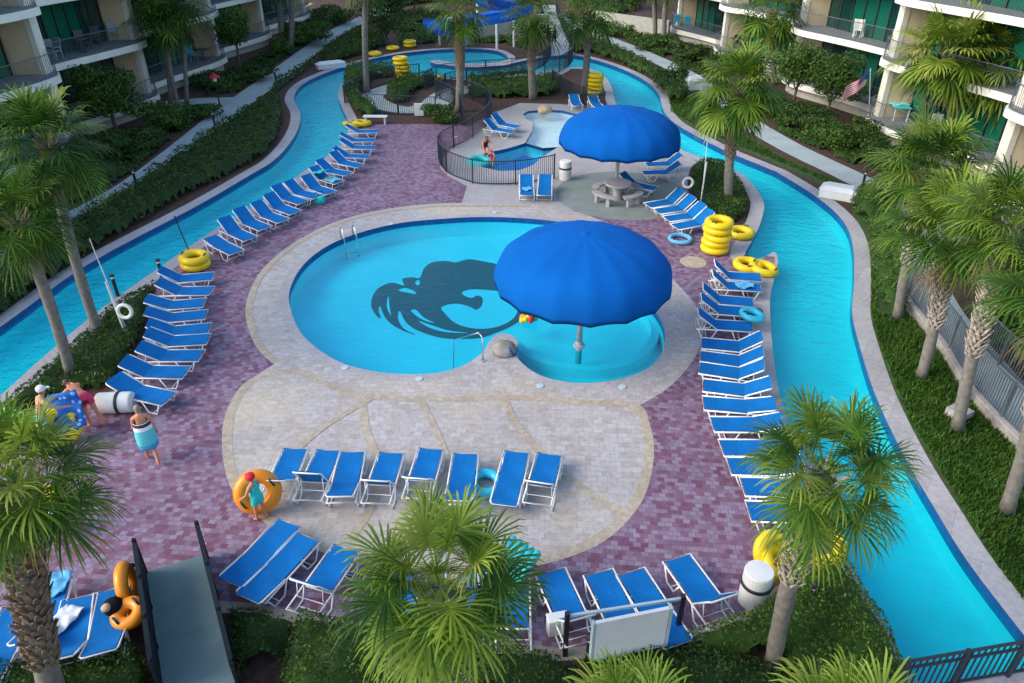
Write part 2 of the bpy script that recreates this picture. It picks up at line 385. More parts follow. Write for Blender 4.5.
pad_c = G(622, 194); pad = [pad_c + Vector((3.05*math.cos(a), 3.05*math.sin(a), 0)) for a in np.linspace(0, 2*math.pi, 40, endpoint=False)]
TAN = spline([(274,364),(257,346),(247,320),(248,298),(258,275),(278,254),(305,236),(338,221),(380,210),(430,204),(480,203),(530,204),(565,209),(600,220),(640,244),(668,274),(690,298),(702,318),(702,340),(692,362),(668,388),(634,408)], closed=False, sub=4) + \
      spline([(634,408),(645,425),(650.5,450),(645,485),(630,513),(600,540),(555,559),(500,568),(440,568),(380,562),(320,548),(270,523),(238,494),(226,460),(225,425),(236,396),(255,377),(274,364)], closed=False, sub=4)[1:-1]
tan = GL(TAN)
planter_l = GL([(162,277),(156,290),(152,312),(146,340),(130,368),(115,390),(92,397),(60,400),(36,408),(10,425),(-10,430),(0,410),(57,362),(102,318)])
planter_r = SG([(690,170),(697,163),(712,161),(730,167),(745,183),(752,203),(747,220),(735,228),(715,228),(700,215),(688,190)], sub=4)
bottom_bed = GL([(846,560),(856,585),(885,640),(903,670),(940,760),(520,760),(-300,760),(-300,672),(0,654),(50,644),(100,632),(150,604),(210,604),(255,607),(300,617),(340,623),(400,630),(440,635),(500,645),(560,652),(620,647),(690,633),(744,615),(782,588),(802,575),(835,569)])
path_l = SG([(-160,360),(-60,296),(0,263),(48,232),(100,206),(140,182),(185,147),(215,122),(243,100),(268,82),(300,58),(335,33),(365,18),(410,-2),(460,-20)], closed=False, sub=4)
path_r = SG([(560,18),(600,36),(640,52),(690,76),(720,98),(745,120),(790,147),(844,173),(880,192),(900,213),(911,240),(919,264),(927,288),(942,315),(968,348),(1000,386),(1045,432),(1120,500)], closed=False, sub=4)
walk_c = SG([(428,112),(440,99),(456,91),(490,85),(530,79),(556,70),(563,58),(559,40),(554,20),(550,5)], closed=False, sub=4)
ramp_c = SG([(432,104),(410,110),(385,106),(372,96),(395,86),(425,82)], closed=False, sub=4)
def ribbon(c, w): return offset(c, w/2, False) + offset(c, -w/2, False)[::-1]
lawn_r = GL([(869,255),(868,311),(874,342),(888,374),(908,422),(938,472),(962,512),(992,563),(1024,606),(1085,690),(1140,760),(1250,690),(1150,570),(1023,452),(971,397),(943,352),(914,315),(900,300),(905,280),(903,255),(890,230),(870,210),(850,200),(853,215)])
lawn_n = GL([(664,90),(668,112),(687,124),(724,143),(767,160),(813,180),(845,200),(862,200),(880,200),(840,182),(785,158),(740,132),(718,110),(705,95),(690,90)])
branch_path = GL([(165,101),(200,98),(240,97),(232,107),(205,104),(166,105)])

REG = [  # name, outline, material, None = hole
 ('hole', river, None), ('hole', pool, None), ('hole', sp_up, None), ('hole', sp_lo, None),
 ('walkway', ribbon(walk_c, 1.9), M['path']), ('walkway', ribbon(ramp_c, 1.5), M['path']),
 ('river_coping', offset(river, .58), M['coping']),
 ('pool_coping', offset(pool, .34), M['coping']),
 ('planting_bed', planter_l, M['mulch']), ('planting_bed', planter_r, M['mulch']),
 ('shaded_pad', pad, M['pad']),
 ('paved_circle', tan, M['tan']),
 ('pool_concrete', concrete, M['concrete']),
 ('planting_bed', inland_top, M['mulch']),
 ('paver_deck', island, M['purple']),
 ('deck_kerb', offset(island, .28), M['border']),
 ('planting_bed', bottom_bed, M['mulch']),
 ('garden_path', ribbon(path_l, 1.75), M['path']), ('garden_path', branch_path, M['path']),
 ('garden_path', ribbon(path_r, 1.55), M['path']),
 ('lawn', lawn_r, M['soil']), ('lawn', lawn_n, M['soil']),
]
B = 300
outer = [Vector((-B, -40, 0)), Vector((B, -40, 0)), Vector((B, 2*B, 0)), Vector((-B, 2*B, 0))]
verts, edges = [], []
for name, poly, m in [('o', outer, 0)] + REG:
    b = len(verts); n = len(poly)
    verts += [Vector((p.x, p.y)) for p in poly]; edges += [(b+i, b+(i+1) % n) for i in range(n)]
cv, ce, cf, *_ = geometry.delaunay_2d_cdt(verts, edges, [], 0, 1e-4)
cen = np.array([[sum(cv[i].x for i in f)/3, sum(cv[i].y for i in f)/3] for f in cf])
own = np.full(len(cf), -1)
for ri in range(len(REG)-1, -1, -1):
    P = np.array([[p.x, p.y] for p in REG[ri][1]])
    own[inside(P, cen[:,0], cen[:,1])] = ri
by = {}
for fi, ri in enumerate(own):
    key = ('ground', M['mulch']) if ri < 0 else (REG[ri][0], REG[ri][2])
    by.setdefault(key[0], (key[1], []))[1].append(cf[fi])
for name, (m, faces) in by.items():
    if name == 'hole': continue
    used = sorted({i for f in faces for i in f}); ix = {i: k for k, i in enumerate(used)}
    mb = MB(); fs = []
    for f in faces:
        a, b, c = (cv[i] for i in f)
        s = (b.x-a.x)*(c.y-a.y) - (b.y-a.y)*(c.x-a.x)
        if abs(s) < 1e-9: continue
        fs.append(tuple(ix[i] for i in (f if s > 0 else f[::-1])))
    mb.add([(cv[i].x, cv[i].y, 0) for i in used], fs)
    tag(mb.build(name, m), kind='structure')

# ---------------------------------------------------------------- basins
def basin(name, poly, depth, level, band, floor, water, wname):
    if area(poly) < 0: poly = poly[::-1]
    n = len(poly)
    lo = MB()
    tris = geometry.tessellate_polygon([[Vector((p.x, p.y, 0)) for p in poly]])
    def up(t):
        a, b, c = (poly[i] for i in t); return t if (b-a).cross(c-a).z > 0 else t[::-1]
    lo.add([(p.x, p.y, -depth) for p in poly], [up(t) for t in tris])
    zs = [0, -band, -depth]; b0 = len(lo.v)
    vs = [(p.x, p.y, z) for z in zs for p in poly]; b = len(lo.v)
    lo.v += vs; lo.tint += [.5]*len(vs)
    for r in (0, 1):
        for i in range(n):
            j = (i+1) % n; lo.f.append((b+r*n+i, b+(r+1)*n+i, b+(r+1)*n+j, b+r*n+j)); lo.m.append(1 if r == 0 else 2)
    tag(lo.build(name, [floor, M['tileband'], M['poolwall']]), kind='structure')
    w = MB(); w.add([(p.x, p.y, -level) for p in poly], [up(t) for t in tris])
    tag(w.build(wname, water), kind='structure')
basin('river_basin', river, .75, .17, .30, M['plaster'], M['rwater'], 'river_water')
basin('pool_basin', pool, .85, .13, .24, M['plaster'], M['water'], 'pool_water')
M['water2'] = watermat('shallow_glare_water', (.88,.98,1.0), ripple=.3, body=(.7,.85,.9), bodyf=.1)  # shallow water; pale tint and body put a white surface reflection into the colour
basin('splash_basin', sp_up, .45, .10, .16, M['plaster'], M['water2'], 'splash_water')
basin('splash_basin', sp_lo, .70, .102, .2, M['bluefloor'], M['water'], 'splash_water')

# mosaic emblem on the pool floor: a crested bird curled into a breaking wave
ZF = -.85
def emb(x, y): return G(256 + x/4, 171 + y/4, ZF)
EM = [(460,535),(472,490),(500,462),(545,447),(592,458),(585,432),(625,425),(655,428),(672,390),(705,366),(760,360),(800,366),(850,353),(910,362),(960,372),(1010,392),(1060,430),(1085,480),(1090,530),(1070,585),(1020,622),(960,648),(900,668),(830,672),(740,668),(650,640),(600,606),(575,560),(568,590),(590,630),(640,655),(590,640),(540,612),(512,578),(496,540),(490,560),(500,590),(478,575)]
IN = [(740,548),(770,534),(815,532),(860,545),(880,556),(902,540),(906,510),(885,498),(862,508),(830,497),(826,484),(860,474),(920,476),(975,482),(1012,498),(1040,530),(1045,565),(1020,598),(970,622),(900,632),(830,622),(785,600),(758,572)]
em = MB()
eo = [emb(x, y) for x, y in spline(EM, True, 3)]; ei = [emb(x, y) for x, y in spline(IN, True, 3)]
slits = []
for sl in ([(570,478),(595,468),(628,478),(640,492),(600,486)],[(636,446),(650,436),(656,450),(646,458)],[(650,600),(700,630),(770,646),(850,648),(770,638),(705,618)],[(620,560),(660,592),(715,610),(670,585),(640,556)],[(530,500),(522,540),(540,580),(534,540)]):
    sp_ = np.array([[emb(x, y).x, emb(x, y).y] for x, y in spline(sl, True, 4)]); SL_ = sp_
    slits.append(SL_)
ev = [Vector((p.x, p.y)) for p in eo + ei]; ne, ni = len(eo), len(ei)
sle = []
for q in slits:
    b0 = len(ev); ev += [Vector(p) for p in q]; sle += [(b0+k, b0+(k+1) % len(q)) for k in range(len(q))]
tv, te, tf, *_ = geometry.delaunay_2d_cdt(ev, [(k, (k+1) % ne) for k in range(ne)] + [(ne+k, ne+(k+1) % ni) for k in range(ni)] + sle, [], 0, 1e-5)
tc = np.array([[sum(tv[k].x for k in f)/3, sum(tv[k].y for k in f)/3] for f in tf])
ok = inside(np.array([[p.x, p.y] for p in eo]), tc[:,0], tc[:,1]) & ~inside(np.array([[p.x, p.y] for p in ei]), tc[:,0], tc[:,1])
for q in slits: ok &= ~inside(q, tc[:,0], tc[:,1])
def ccw(f): a, b, c = (tv[k] for k in f); return f if (b.x-a.x)*(c.y-a.y)-(b.y-a.y)*(c.x-a.x) > 0 else f[::-1]
em.add([(v.x, v.y, ZF + .006) for v in tv], [ccw(f) for f, k in zip(tf, ok) if k])
tag(em.build('floor_mosaic', M['mosaic']), 'dark teal bird and wave emblem set in the floor of the main pool', 'mosaic')

# underwater rim step of the round wading end
st = MB(); wc = G(590, 330, -.35)
stp = [(520,350),(535,363),(560,371),(595,374),(625,368),(645,352),(650,336),(642,320),(628,306)]
c1 = GL(spline(stp, False, 5), -.85); c0 = offset(c1, .28, False)
n = len(c1)
st.add([(p.x, p.y, -.5) for p in c1] + [(p.x, p.y, -.5) for p in c0] + [(p.x, p.y, -.85) for p in c1] + [(p.x, p.y, -.85) for p in c0],
       [f for i in range(n-1) for f in ((i, n+i, n+i+1, i+1), (2*n+i, i, i+1, 2*n+i+1), (n+i, 3*n+i, 3*n+i+1, n+i+1))])
tag(st.build('pool_step', M['poolwall']), kind='structure')

# ---------------------------------------------------------------- paving bands
def band(name, px, w, closed=False, z=.004, mat='border'):
    c = SG(px, closed, 5)
    a = offset(c, w/2, closed); b = offset(c, -w/2, closed); n = len(c)
    mb = MB(); mb.add([(p.x, p.y, z) for p in a] + [(p.x, p.y, z) for p in b],
       [(n+i, n+(i+1) % n, (i+1) % n, i) if True else 0 for i in range(n if closed else n-1)])
    for k, f in enumerate(mb.f):
        p, q, r = (Vector(mb.v[i]) for i in f[:3])
        if (q-p).cross(r-p).z < 0: mb.f[k] = f[::-1]
    tag(mb.build(name, M[mat]), kind='structure')
band('paving_band', [(634,406),(645,425),(649,450),(643,485),(628,512),(598,539),(553,557),(500,566),(440,566),(380,560),(320,546),(272,521),(240,492),(229,460),(228,425),(238,397),(258,378),(300,372),(345,392),(400,399),(460,399),(520,398),(580,402)], .26, closed=True)
band('paving_band', [(276,362),(260,346),(250,320),(251,298),(261,276),(281,255),(308,237),(340,223),(382,212),(430,206.5),(480,205.5),(530,206)], .24, z=.008)
band('paving_band', [(362,398),(366,430),(376,460),(374,500),(350,540)], .22, z=.008)
band('paving_band', [(500,390),(520,430),(560,470),(600,500),(625,512)], .22, z=.008)
band('paving_band', [(276,470),(320,430),(372,398)], .18, z=.012)
band('paving_band', [(495,572),(470,520),(440,440),(420,399)], .18, z=.012)
for px, py, r in ((693,262,.5),(225,420,.0)):
    if r:
        c = G(px, py, .006); md = MB()
        md.add([c] + [c + Vector((r*math.cos(a), r*math.sin(a), 0)) for a in np.linspace(0, 2*math.pi, 24, endpoint=False)], [(0, i+1, (i+1) % 24 + 1) for i in range(24)])
        tag(md.build('paving_medallion', M['border']), kind='structure')
# ================================================================ PLANTS
def leaf_quads(P, Nrm, size, aspect=.55):
    """one folded leaf-sized quad per point, facing roughly along Nrm"""
    n = len(P)
    t = rng.normal(size=(n, 3)); t -= (t*Nrm).sum(1)[:, None]*Nrm; t /= np.linalg.norm(t, axis=1)[:, None] + 1e-9
    b = np.cross(Nrm, t); s = size*(.6 + .8*rng.random(n))[:, None]
    V = np.empty((n, 4, 3)); V[:,0] = P - t*s*.6; V[:,1] = P + b*s*aspect*.5; V[:,2] = P + t*s*.6; V[:,3] = P - b*s*aspect*.5
    return V.reshape(-1, 3), np.arange(4*n).reshape(-1, 4)
def unit(v): return v / (np.linalg.norm(v, axis=1)[:, None] + 1e-9)
def lump(x, y, s, ph):
    return (np.sin(x*s+ph)*np.cos(y*s*1.3-ph*2) + .6*np.sin(x*s*2.3-y*s*1.7+ph*3) + .35*np.cos(x*s*4.1+y*s*3.7+ph))/1.95
def hedge(name, poly, h, dens, leaf, mat, label, cat, group=None, edge=.45, rough=.35, kind=None, gaps=0.0, z0=0.0):
    """planting filling an outline: a lumpy body of twigs under many leaves"""
    P = np.array([[p.x, p.y] for p in poly]); lo = P.min(0); hi = P.max(0); ph = rng.random()*9
    A = abs(area(poly)); leaf = leaf*.72; dens = dens*2.1; n = int(A*dens)
    pts = np.empty((0, 2))
    while len(pts) < n:
        q = lo + rng.random((n*2+50, 2))*(hi-lo); pts = np.vstack([pts, q[inside(P, q[:,0], q[:,1])]])
    pts = pts[:n]
    def dist(q):
        d = np.full(len(q), 1e9)
        for i in range(len(P)):
            a, b = P[i-1], P[i]; ab = b-a; L = (ab**2).sum() + 1e-12
            t = np.clip(((q-a)@ab)/L, 0, 1); d = np.minimum(d, np.linalg.norm(q-(a+t[:, None]*ab), axis=1))
        return d
    def height(q):
        e = np.clip(dist(q)/edge, 0, 1); e = np.sqrt(1-(1-e)**2)
        return z0 + h*e*(1 + rough*lump(q[:,0], q[:,1], 1.7, ph)) + .02
    z = height(pts)
    if gaps > 0:
        keep = lump(pts[:,0], pts[:,1], .9, ph+3) > (gaps*2-1.0); pts = pts[keep]; z = z[keep]
    n = len(pts)
    dz = z*(1 - .35*rng.random(n)**2) + .05*rng.random(n)
    P3 = np.column_stack([pts, dz])
    nr = unit(np.column_stack([rng.normal(size=(n, 2))*.95, np.ones(n)*.75]))
    V, Fq = leaf_quads(P3, nr, leaf)
    tint = np.repeat(np.clip(.45 + .26*rng.normal(size=n) + .25*lump(pts[:,0], pts[:,1], 2.6, ph+1), 0, 1), 4)
    # twiggy body
    step = max(.13, math.sqrt(A/6000)); gx = np.arange(lo[0], hi[0]+step, step); gy = np.arange(lo[1], hi[1]+step, step)
    X, Y = np.meshgrid(gx, gy, indexing='ij'); q = np.column_stack([X.ravel(), Y.ravel()]); q = q + rng.normal(size=q.shape)*step*.18
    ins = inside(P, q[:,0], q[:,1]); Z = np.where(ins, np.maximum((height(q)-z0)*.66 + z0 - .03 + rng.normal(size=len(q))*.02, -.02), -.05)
    if gaps > 0: Z = np.where(lump(q[:,0], q[:,1], .9, ph+3) > (gaps*2-1.0), Z, -.05)
    b = len(V); W = np.column_stack([q, Z]); m = len(gy)
    I = np.arange(len(gx)*m).reshape(len(gx), m)
    Q = np.stack([I[:-1,:-1], I[1:,:-1], I[1:,1:], I[:-1,1:]], -1).reshape(-1, 4)
    Q = Q[(Z[Q] > -.04).all(1)]
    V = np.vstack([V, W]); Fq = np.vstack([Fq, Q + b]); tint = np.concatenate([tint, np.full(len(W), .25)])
    o = npmesh(name, V, Fq, mat, tint=tint)
    return tag(o, label, cat, group, kind or ('stuff' if gaps > 0 else None))
def bush_mesh(w, h, n, leaf, name, mat, lumps=7, parent=None, c=(0,0,0), flat=.85):
    """crown: leaves through several overlapping uneven clumps"""
    cs = [(np.array([0, 0, h*.5]), np.array([w*.38, w*.38, h*.42]))]
    for i in range(lumps):
        a = i*2.4 + rng.random(); r = w*.30*(.5+.7*rng.random())
        cs.append((np.array([r*math.cos(a), r*math.sin(a), h*(.25+.6*rng.random())]), np.array([w*.22, w*.22, h*.22*flat])*(.7+.6*rng.random())))
    wt = np.array([s.prod()**(2/3) for _, s in cs]); wt /= wt.sum(); PP = []; NN = []
    for (cc, s), k in zip(cs, (wt*n).astype(int)):
        d = unit(rng.normal(size=(k, 3))); r = (.55+.5*rng.random(k)**.6)[:, None]
        PP.append(cc + d*s*r); NN.append(unit(d + rng.normal(size=(k, 3))*.6 + np.array([0,0,.35])))
    P3 = np.vstack(PP); P3[:,2] = np.maximum(P3[:,2], .03*h); P3 += np.array(c)
    V, Fq = leaf_quads(P3, np.vstack(NN), leaf, .6)
    t = np.repeat(np.clip(.45 + .2*rng.normal(size=len(P3)) + .2*lump(P3[:,0], P3[:,1], 3/w*2, rng.random()*9), 0, 1), 4)
    return npmesh(name, V, Fq, mat, parent, t)
def shrub(px, py, w, h, label, mat='hedge', n=None, leaf=None, group=None, world=None):
    p = world or G(px, py)
    D = max(8, p.length); lf = leaf or max(.06, .0029*D); n = n or int(min(5200, 3.0*(w*w+2*w*h)/(lf*lf)))
    r = empty('shrub', p); tag(r, label, 'shrub', group)
    bush_mesh(w, h, n, lf, 'foliage', M[mat], parent=r)
    s = MB()
    for k in range(4):
        a = k*1.6+rng.random(); s.tube([(0,0,0),(w*.10*math.cos(a), w*.1*math.sin(a), h*.3),(w*.26*math.cos(a), w*.26*math.sin(a), h*.7)], .03, 5, rads=[.035,.025,.012])
    s.build('stem', M['twig'], r)
    return r
def tree(px, py, w, h, label, mat='hedge', th=None, group=None, world=None, tr=.09):
    p = world or G(px, py); D = max(8, p.length); lf = max(.07, .0032*D); th = th or h*.35
    r = empty('tree', p, rng.random()*6); tag(r, label, 'tree', group)
    n = int(min(9000, 3.2*(w*w+2*w*(h-th*.7))/(lf*lf)))
    bush_mesh(w, h-th*.8, n, lf, 'crown', M[mat], 10, r, (0,0,th*.8))
    s = MB(); s.tube([(0,0,0),(.04,.02,th*.5),(0,.05,th),(.05,0,th+(h-th)*.5)], tr, 8, rads=[tr*1.3,tr,tr*.85,tr*.4])
    for k in range(5):
        a = k*1.26+rng.random(); z = th*(.8+.1*k); s.tube([(0,.03,z),(w*.16*math.cos(a), w*.16*math.sin(a), z+.15*h),(w*.34*math.cos(a), w*.34*math.sin(a), z+.28*h)], .03, 5, rads=[tr*.5,tr*.35,tr*.15])
    s.build('trunk', M['twig'], r)
    return r

# ---------------------------------------------------------------- cabbage palms
def fan_frond(V, Fs, T, org, az, el, Lp, Lb, m, tint, droop, wm=1.0):
    """a fan leaf: stalk, then narrow leaflets radiating from a curved rib"""
    ca, sa = math.cos(az), math.sin(az)
    d0 = np.array([ca*math.cos(el), sa*math.cos(el), math.sin(el)]); s = np.array([-sa, ca, 0.])
    # stalk
    pts = [org + d0*Lp*t - np.array([0,0,1])*droop*.16*Lp*t*t for t in (0, .5, 1.)]
    for i in range(2):
        a, b = pts[i], pts[i+1]; w = .022*(1-.3*i); k = len(V); V += [a-s*w, a+s*w, b+s*w*.7, b-s*w*.7]; Fs.append((k, k+1, k+2, k+3)); T += [tint]*4
    ax = unit((pts[2]-pts[1])[None])[0]; ax = unit((ax - np.array([0,0,1])*droop*.32)[None])[0]
    nrm = np.cross(s, ax); nrm *= -1 if nrm[2] > 0 else 1     # points down
    c = pts[2]
    for j in range(m):
        f = -1 + 2*(j+.5)/m; ph = f*2.2 + rng.normal()*.03; t = 1-abs(f)
        base = c + ax*Lb*.30*t
        d = ax*math.cos(ph) + s*math.sin(ph) - nrm*(.16*abs(math.sin(ph)) + .07*(1 if j % 2 else -1)); d /= np.linalg.norm(d)
        L = Lb*(.74+.30*t**.7)*(.80+.34*rng.random()); sd = np.cross(d, nrm); sd /= np.linalg.norm(sd)
        tw = tint + rng.normal()*.10
        w0, w1 = .008*Lb/.6, .0155*Lb/.6*wm
        p0 = base; p1 = base + d*L*.45; p2 = p1 + (d + np.array([0,0,-1])*(.10+.2*droop+.1*rng.random()))*L*.34; p3 = p2 + (d*.75 + np.array([0,0,-1])*(.3+.55*droop+.3*rng.random()))*L*.24
        k = len(V); V += [p0-sd*w0, p0+sd*w0, p1+sd*w1, p1-sd*w1, p2+sd*w1*.75, p2-sd*w1*.75, p3+sd*.003, p3-sd*.003]
        Fs += [(k, k+1, k+2, k+3), (k+3, k+2, k+4, k+5), (k+5, k+4, k+6, k+7)]; T += [tw]*4 + [tw+.06]*2 + [tw+.14]*2
def palm_crown(seed, n, m, Lp, Lb, warm=0.0, lo=-.75, wm=1.0):
    st = rng.bit_generator.state; r2 = np.random.default_rng(seed)
    V, Fs, T = [], [], []
    for i in range(n):
        u = (i+.5)/n; el = 1.35 - (1.35-lo)*u**.85 + r2.normal()*.08; az = i*2.39996 + r2.normal()*.14
        fr = r2.random()
        fan_frond(V, Fs, T, np.array([.07*math.cos(az), .07*math.sin(az), .25*(1-u)]), az, el, Lp*(.72+.36*fr), Lb*(.86+.24*r2.random()), m, .36+.24*(1-u)+warm-.02+r2.normal()*.14, .25+.6*u, wm)
    return np.array(V), np.array(Fs), np.clip(T, 0, 1)
def palm(base, crown, dia, label, boots='boot', n=40, m=26, warm=0.0, seed=1, nboot=1.0, r0=.17, world=None, group=None, boot_from=.45, lo=-.75):
    """base and crown are surveyed pixels; the crown height follows from the base's distance"""
    if world: p, top = Vector(world[0]), Vector(world[1]); R_ = dia
    else:
        p = G(*base); Y = p.y; v = (crown[1]-CY)/F; D = Y/(CP - v*SP); top = Vector(((crown[0]-CX)/F*D, Y, H - D*(SP + v*CP))); R_ = dia/F*D/2
    o = empty('palm_tree', p); tag(o, label, 'palm tree', group)
    tl = top - p; hgt = tl.z
    Lb = R_*.47; Lp = R_*.47; wm = max(1.0, min(1.55, p.length/24))
    V, Fs, T = palm_crown(seed, n, m, Lp, Lb, warm, lo, wm); V = V + np.array(tl)
    npmesh('crown', V, Fs, M['frond'], o, T)
    # dead skirt
    V, Fs, T = [], [], []
    for i in range(5):
        fan_frond(V, Fs, T, np.array([.06, .0, -.1]), i*1.31+seed, -1.0-.2*rng.random(), Lp*.7, Lb*.7, max(8, m//2), rng.random(), 1.2)
    npmesh('dead_frond', np.array(V)+np.array(tl), np.array(Fs), M['dead'], o, np.clip(T, 0, 1))
    # trunk with a slight curve
    def at(t): return Vector((tl.x*t + .10*math.sin(math.pi*t)*(1 if seed % 2 else -1), tl.y*t, tl.z*t))
    k = 12; s = MB(); s.tube([at(i/k) for i in range(k+1)], r0, 14, rads=[r0*(1.25 if i == 0 else 1.0+.05*math.sin(i*2.1+seed)) for i in range(k+1)])
    s.build('trunk', M['bark'], o, smooth=True)
    if nboot > 0:
        b = MB(); z = boot_from*hgt; row = 0
        step = .105 if nboot >= 1 else .16
        while z < hgt*1.01:
            c = at(z/hgt); q = (z/hgt-boot_from)/(1-boot_from)
            for j in range(8):
                a = 2*math.pi*(j + .5*(row % 2))/8 + rng.normal()*.08; u = Vector((math.cos(a), math.sin(a), 0)); sd = Vector((-u.y, u.x, 0))
                L = (.13+.10*q)*(.7+.6*rng.random()); ou = (.09+.08*q)*(.6+.8*rng.random()); w = .055
                p0 = c + u*(r0*.9); p1 = p0 + u*ou + Vector((0,0,L)); e = Vector((0,0,.03))
                b.add([p0-sd*w-e, p0+sd*w-e, p1+sd*w*.45, p1-sd*w*.45, p0-sd*w+u*.045-e, p0+sd*w+u*.045-e, p1+sd*w*.3+u*.02, p1-sd*w*.3+u*.02],
                      [(0,3,2,1),(4,5,6,7),(0,1,5,4),(1,2,6,5),(2,3,7,6),(3,0,4,7)])
            z += step*(.9+.2*rng.random()); row += 1
        b.build('leaf_bases', M[boots], o)
    return o
# ================================================================ SUN LOUNGERS
LW, LS, LBK, LZ = .33, 1.14, .74, .36
def make_lounger(ang):
    """origin under the middle of the foot edge, head towards +Y"""
    r = empty('sun_lounger'); a = R(ang); hy, hz = LS, LZ
    def bp(t, lift=0): return (hy + t*math.cos(a) - lift*math.sin(a), hz + t*math.sin(a) + lift*math.cos(a))
    s = MB(); n = 8                                     # sling seat with a little sag
    def sheet(mb, f, n, w):
        vs = []; 
        for i in range(n+1):
            y, z, sag = f(i/n)
            for x, dz in ((-w, 0), (-w*.5, -sag*.75), (0, -sag), (w*.5, -sag*.75), (w, 0)): vs.append((x, y, z+dz))
        m = len(vs); vs += [(x, y, z-.012) for x, y, z in vs]; fs = []
        for i in range(n):
            for k in range(4): q = i*5+k; fs += [(q, q+1, q+6, q+5), (m+q+5, m+q+6, m+q+1, m+q)]
        for k in range(4): fs += [(k, m+k, m+k+1, k+1), (n*5+k+1, m+n*5+k+1, m+n*5+k, n*5+k)]
        for i in range(n): fs += [(i*5+5, m+i*5+5, m+i*5, i*5), (i*5+4, m+i*5+4, m+i*5+9, i*5+9)]
        mb.add(vs, fs)
    sheet(s, lambda t: (.03+t*(LS-.03), LZ+.012, .03*math.sin(math.pi*t)), n, LW-.05)
    s.build('seat', M['sling'], r, smooth=False)
    b = MB()
    sheet(b, lambda t: (*bp(t*(LBK+.005), .014+.016*t), .03*math.sin(math.pi*min(1, t*1.05))), n, LW-.05)
    b.build('backrest', M['sling'], r)
    f = MB(); f.tube([(-LW,0,LZ),(LW,0,LZ),(LW,LS+.62,LZ-.02),(-LW,LS+.62,LZ-.02)], .022, 6, closed=True)
    for y in (.55, LS): f.tube([(-LW,y,LZ-.03),(LW,y,LZ-.03)], .014, 5)
    f.build('seat_frame', M['white_metal'], r, smooth=True)
    g = MB(); q = [(-LW+.012, *bp(0, .01)), (-LW+.012, *bp(LBK-.06, .01)), (-LW+.05, *bp(LBK-.02, -.01)), (LW-.05, *bp(LBK-.02, -.01)), (LW-.012, *bp(LBK-.06, .01)), (LW-.012, *bp(0, .01))]
    g.tube(q, .021, 6); g.build('back_frame', M['white_metal'], r, smooth=True)
    for y0, y1 in ((.10, .66), (1.12, 1.70)):
        l = MB()
        for sx in (-1, 1): l.tube([(sx*LW, y0, LZ-.01),(sx*LW, y0+.14, .02),(sx*LW, y1-.14, .02),(sx*LW, y1, LZ-.02)], .020, 6)
        l.tube([(-LW, (y0+y1)/2, .02),(LW, (y0+y1)/2, .02)], .014, 5)
        l.build('leg', M['white_metal'], r, smooth=True)
    if ang > 5:
        t = MB(); y, z = bp(LBK*.55, -.01)
        t.tube([(-LW+.04, y, z),(-LW+.04, min(y+.06, LS+.55), LZ-.01),(LW-.04, min(y+.06, LS+.55), LZ-.01),(LW-.04, y, z)], .012, 5)
        t.build('back_support', M['white_metal'], r, smooth=True)
    return r
_lp = {}
def lounger(foot, toward, ang, label, group):
    f = G(*foot, LZ); t = G(*toward, LZ); rz = math.atan2(-(t.x-f.x), t.y-f.y)
    if ang not in _lp: _lp[ang] = o = make_lounger(ang)
    else: o = copy_tree(_lp[ang])
    o.location = (f.x, f.y, 0); o.rotation_euler = (0, 0, rz)
    return tag(o, label, 'sun lounger', group)
ORD = ['first','second','third','fourth','fifth','sixth','seventh','eighth','ninth','tenth','eleventh','twelfth','thirteenth','fourteenth','fifteenth']
g = 'loungers fanned along the left planting bed'
rowL = [((170,399),(137,391.5),26),((187,372.5),(150.5,371.5),30),((202,355.5),(160.6,355.5),28),((209,339),(171,341),30),((210,328),(172,331),30),((206.6,314.5),(170,317.5),26),((205,302.7),(170,305),24),((212,290.8),(176.5,291),32),((213.6,276),(183,278.5),36)]
for i, (f, t, a) in enumerate(rowL):
    L = {0: 'blue lounger beside the tipped white bin, nearest of the left row', 8: 'blue lounger just below the pair of yellow tubes, top of the left row'}.get(i, 'blue lounger with raised back, %s up from the tipped white bin in the left row' % ORD[i])
    lounger(f, t, a, L, g)
g = 'loungers lined along the left river bank'
rowU = [((237,252.5),(213,240.5),6),((250.8,239),(229.5,229.2),38),((265.7,228.5),(243.8,219.4),38),((284,221),(260,212),36),((296,212.7),(274.5,205),38),((303.7,202.6),(284.4,196.4),36),((318,197),(297.6,191.8),36),((331.6,193),(309.6,185.5),38),((339.7,182.6),(321.7,177),34),((349,174),(329.4,170.2),36),((361,166),(339.3,161.4),36),((369,156.5),(347,155.6),32),((375,147.5),(352.5,147),32),((375,139.8),(353.5,140.2),30),((379,131),(359,131.4),30)]
for i, (f, t, a) in enumerate(rowU):
    L = {0: 'flat blue lounger right of the two yellow tubes on the left river bank', 8: 'blue lounger with a teal towel over its back on the left river bank', 14: 'last blue lounger of the left river bank, beside the white bench',
         6: 'blue lounger with a green bag at its foot on the left river bank'}.get(i, 'blue lounger with raised back, %s up from the two yellow tubes on the river bank' % ORD[i])
    lounger(f, t, a, L, g)
g = 'loungers backing on the right deck'
rowR = [((761.5,277.5),(728,275.5),42),((761,287.5),(727,285.5),40),((754,302.5),(720,299.5),38),((754,312.5),(720,309.5),36),((752.6,327),(717,324.5),36)]
LR = ['blue lounger touching the flat yellow tubes, topmost of the right row', 'blue lounger with a light blue towel across its seat in the right row', 'blue lounger directly above the one carrying a turquoise ring', 'blue lounger with a turquoise swim ring lying on its foot end', 'lowest lounger of those with head toward the pool in the right row']
for (f, t, a), L in zip(rowR, LR): lounger(f, t, a, L, g)
g = 'loungers with heads toward the right river'
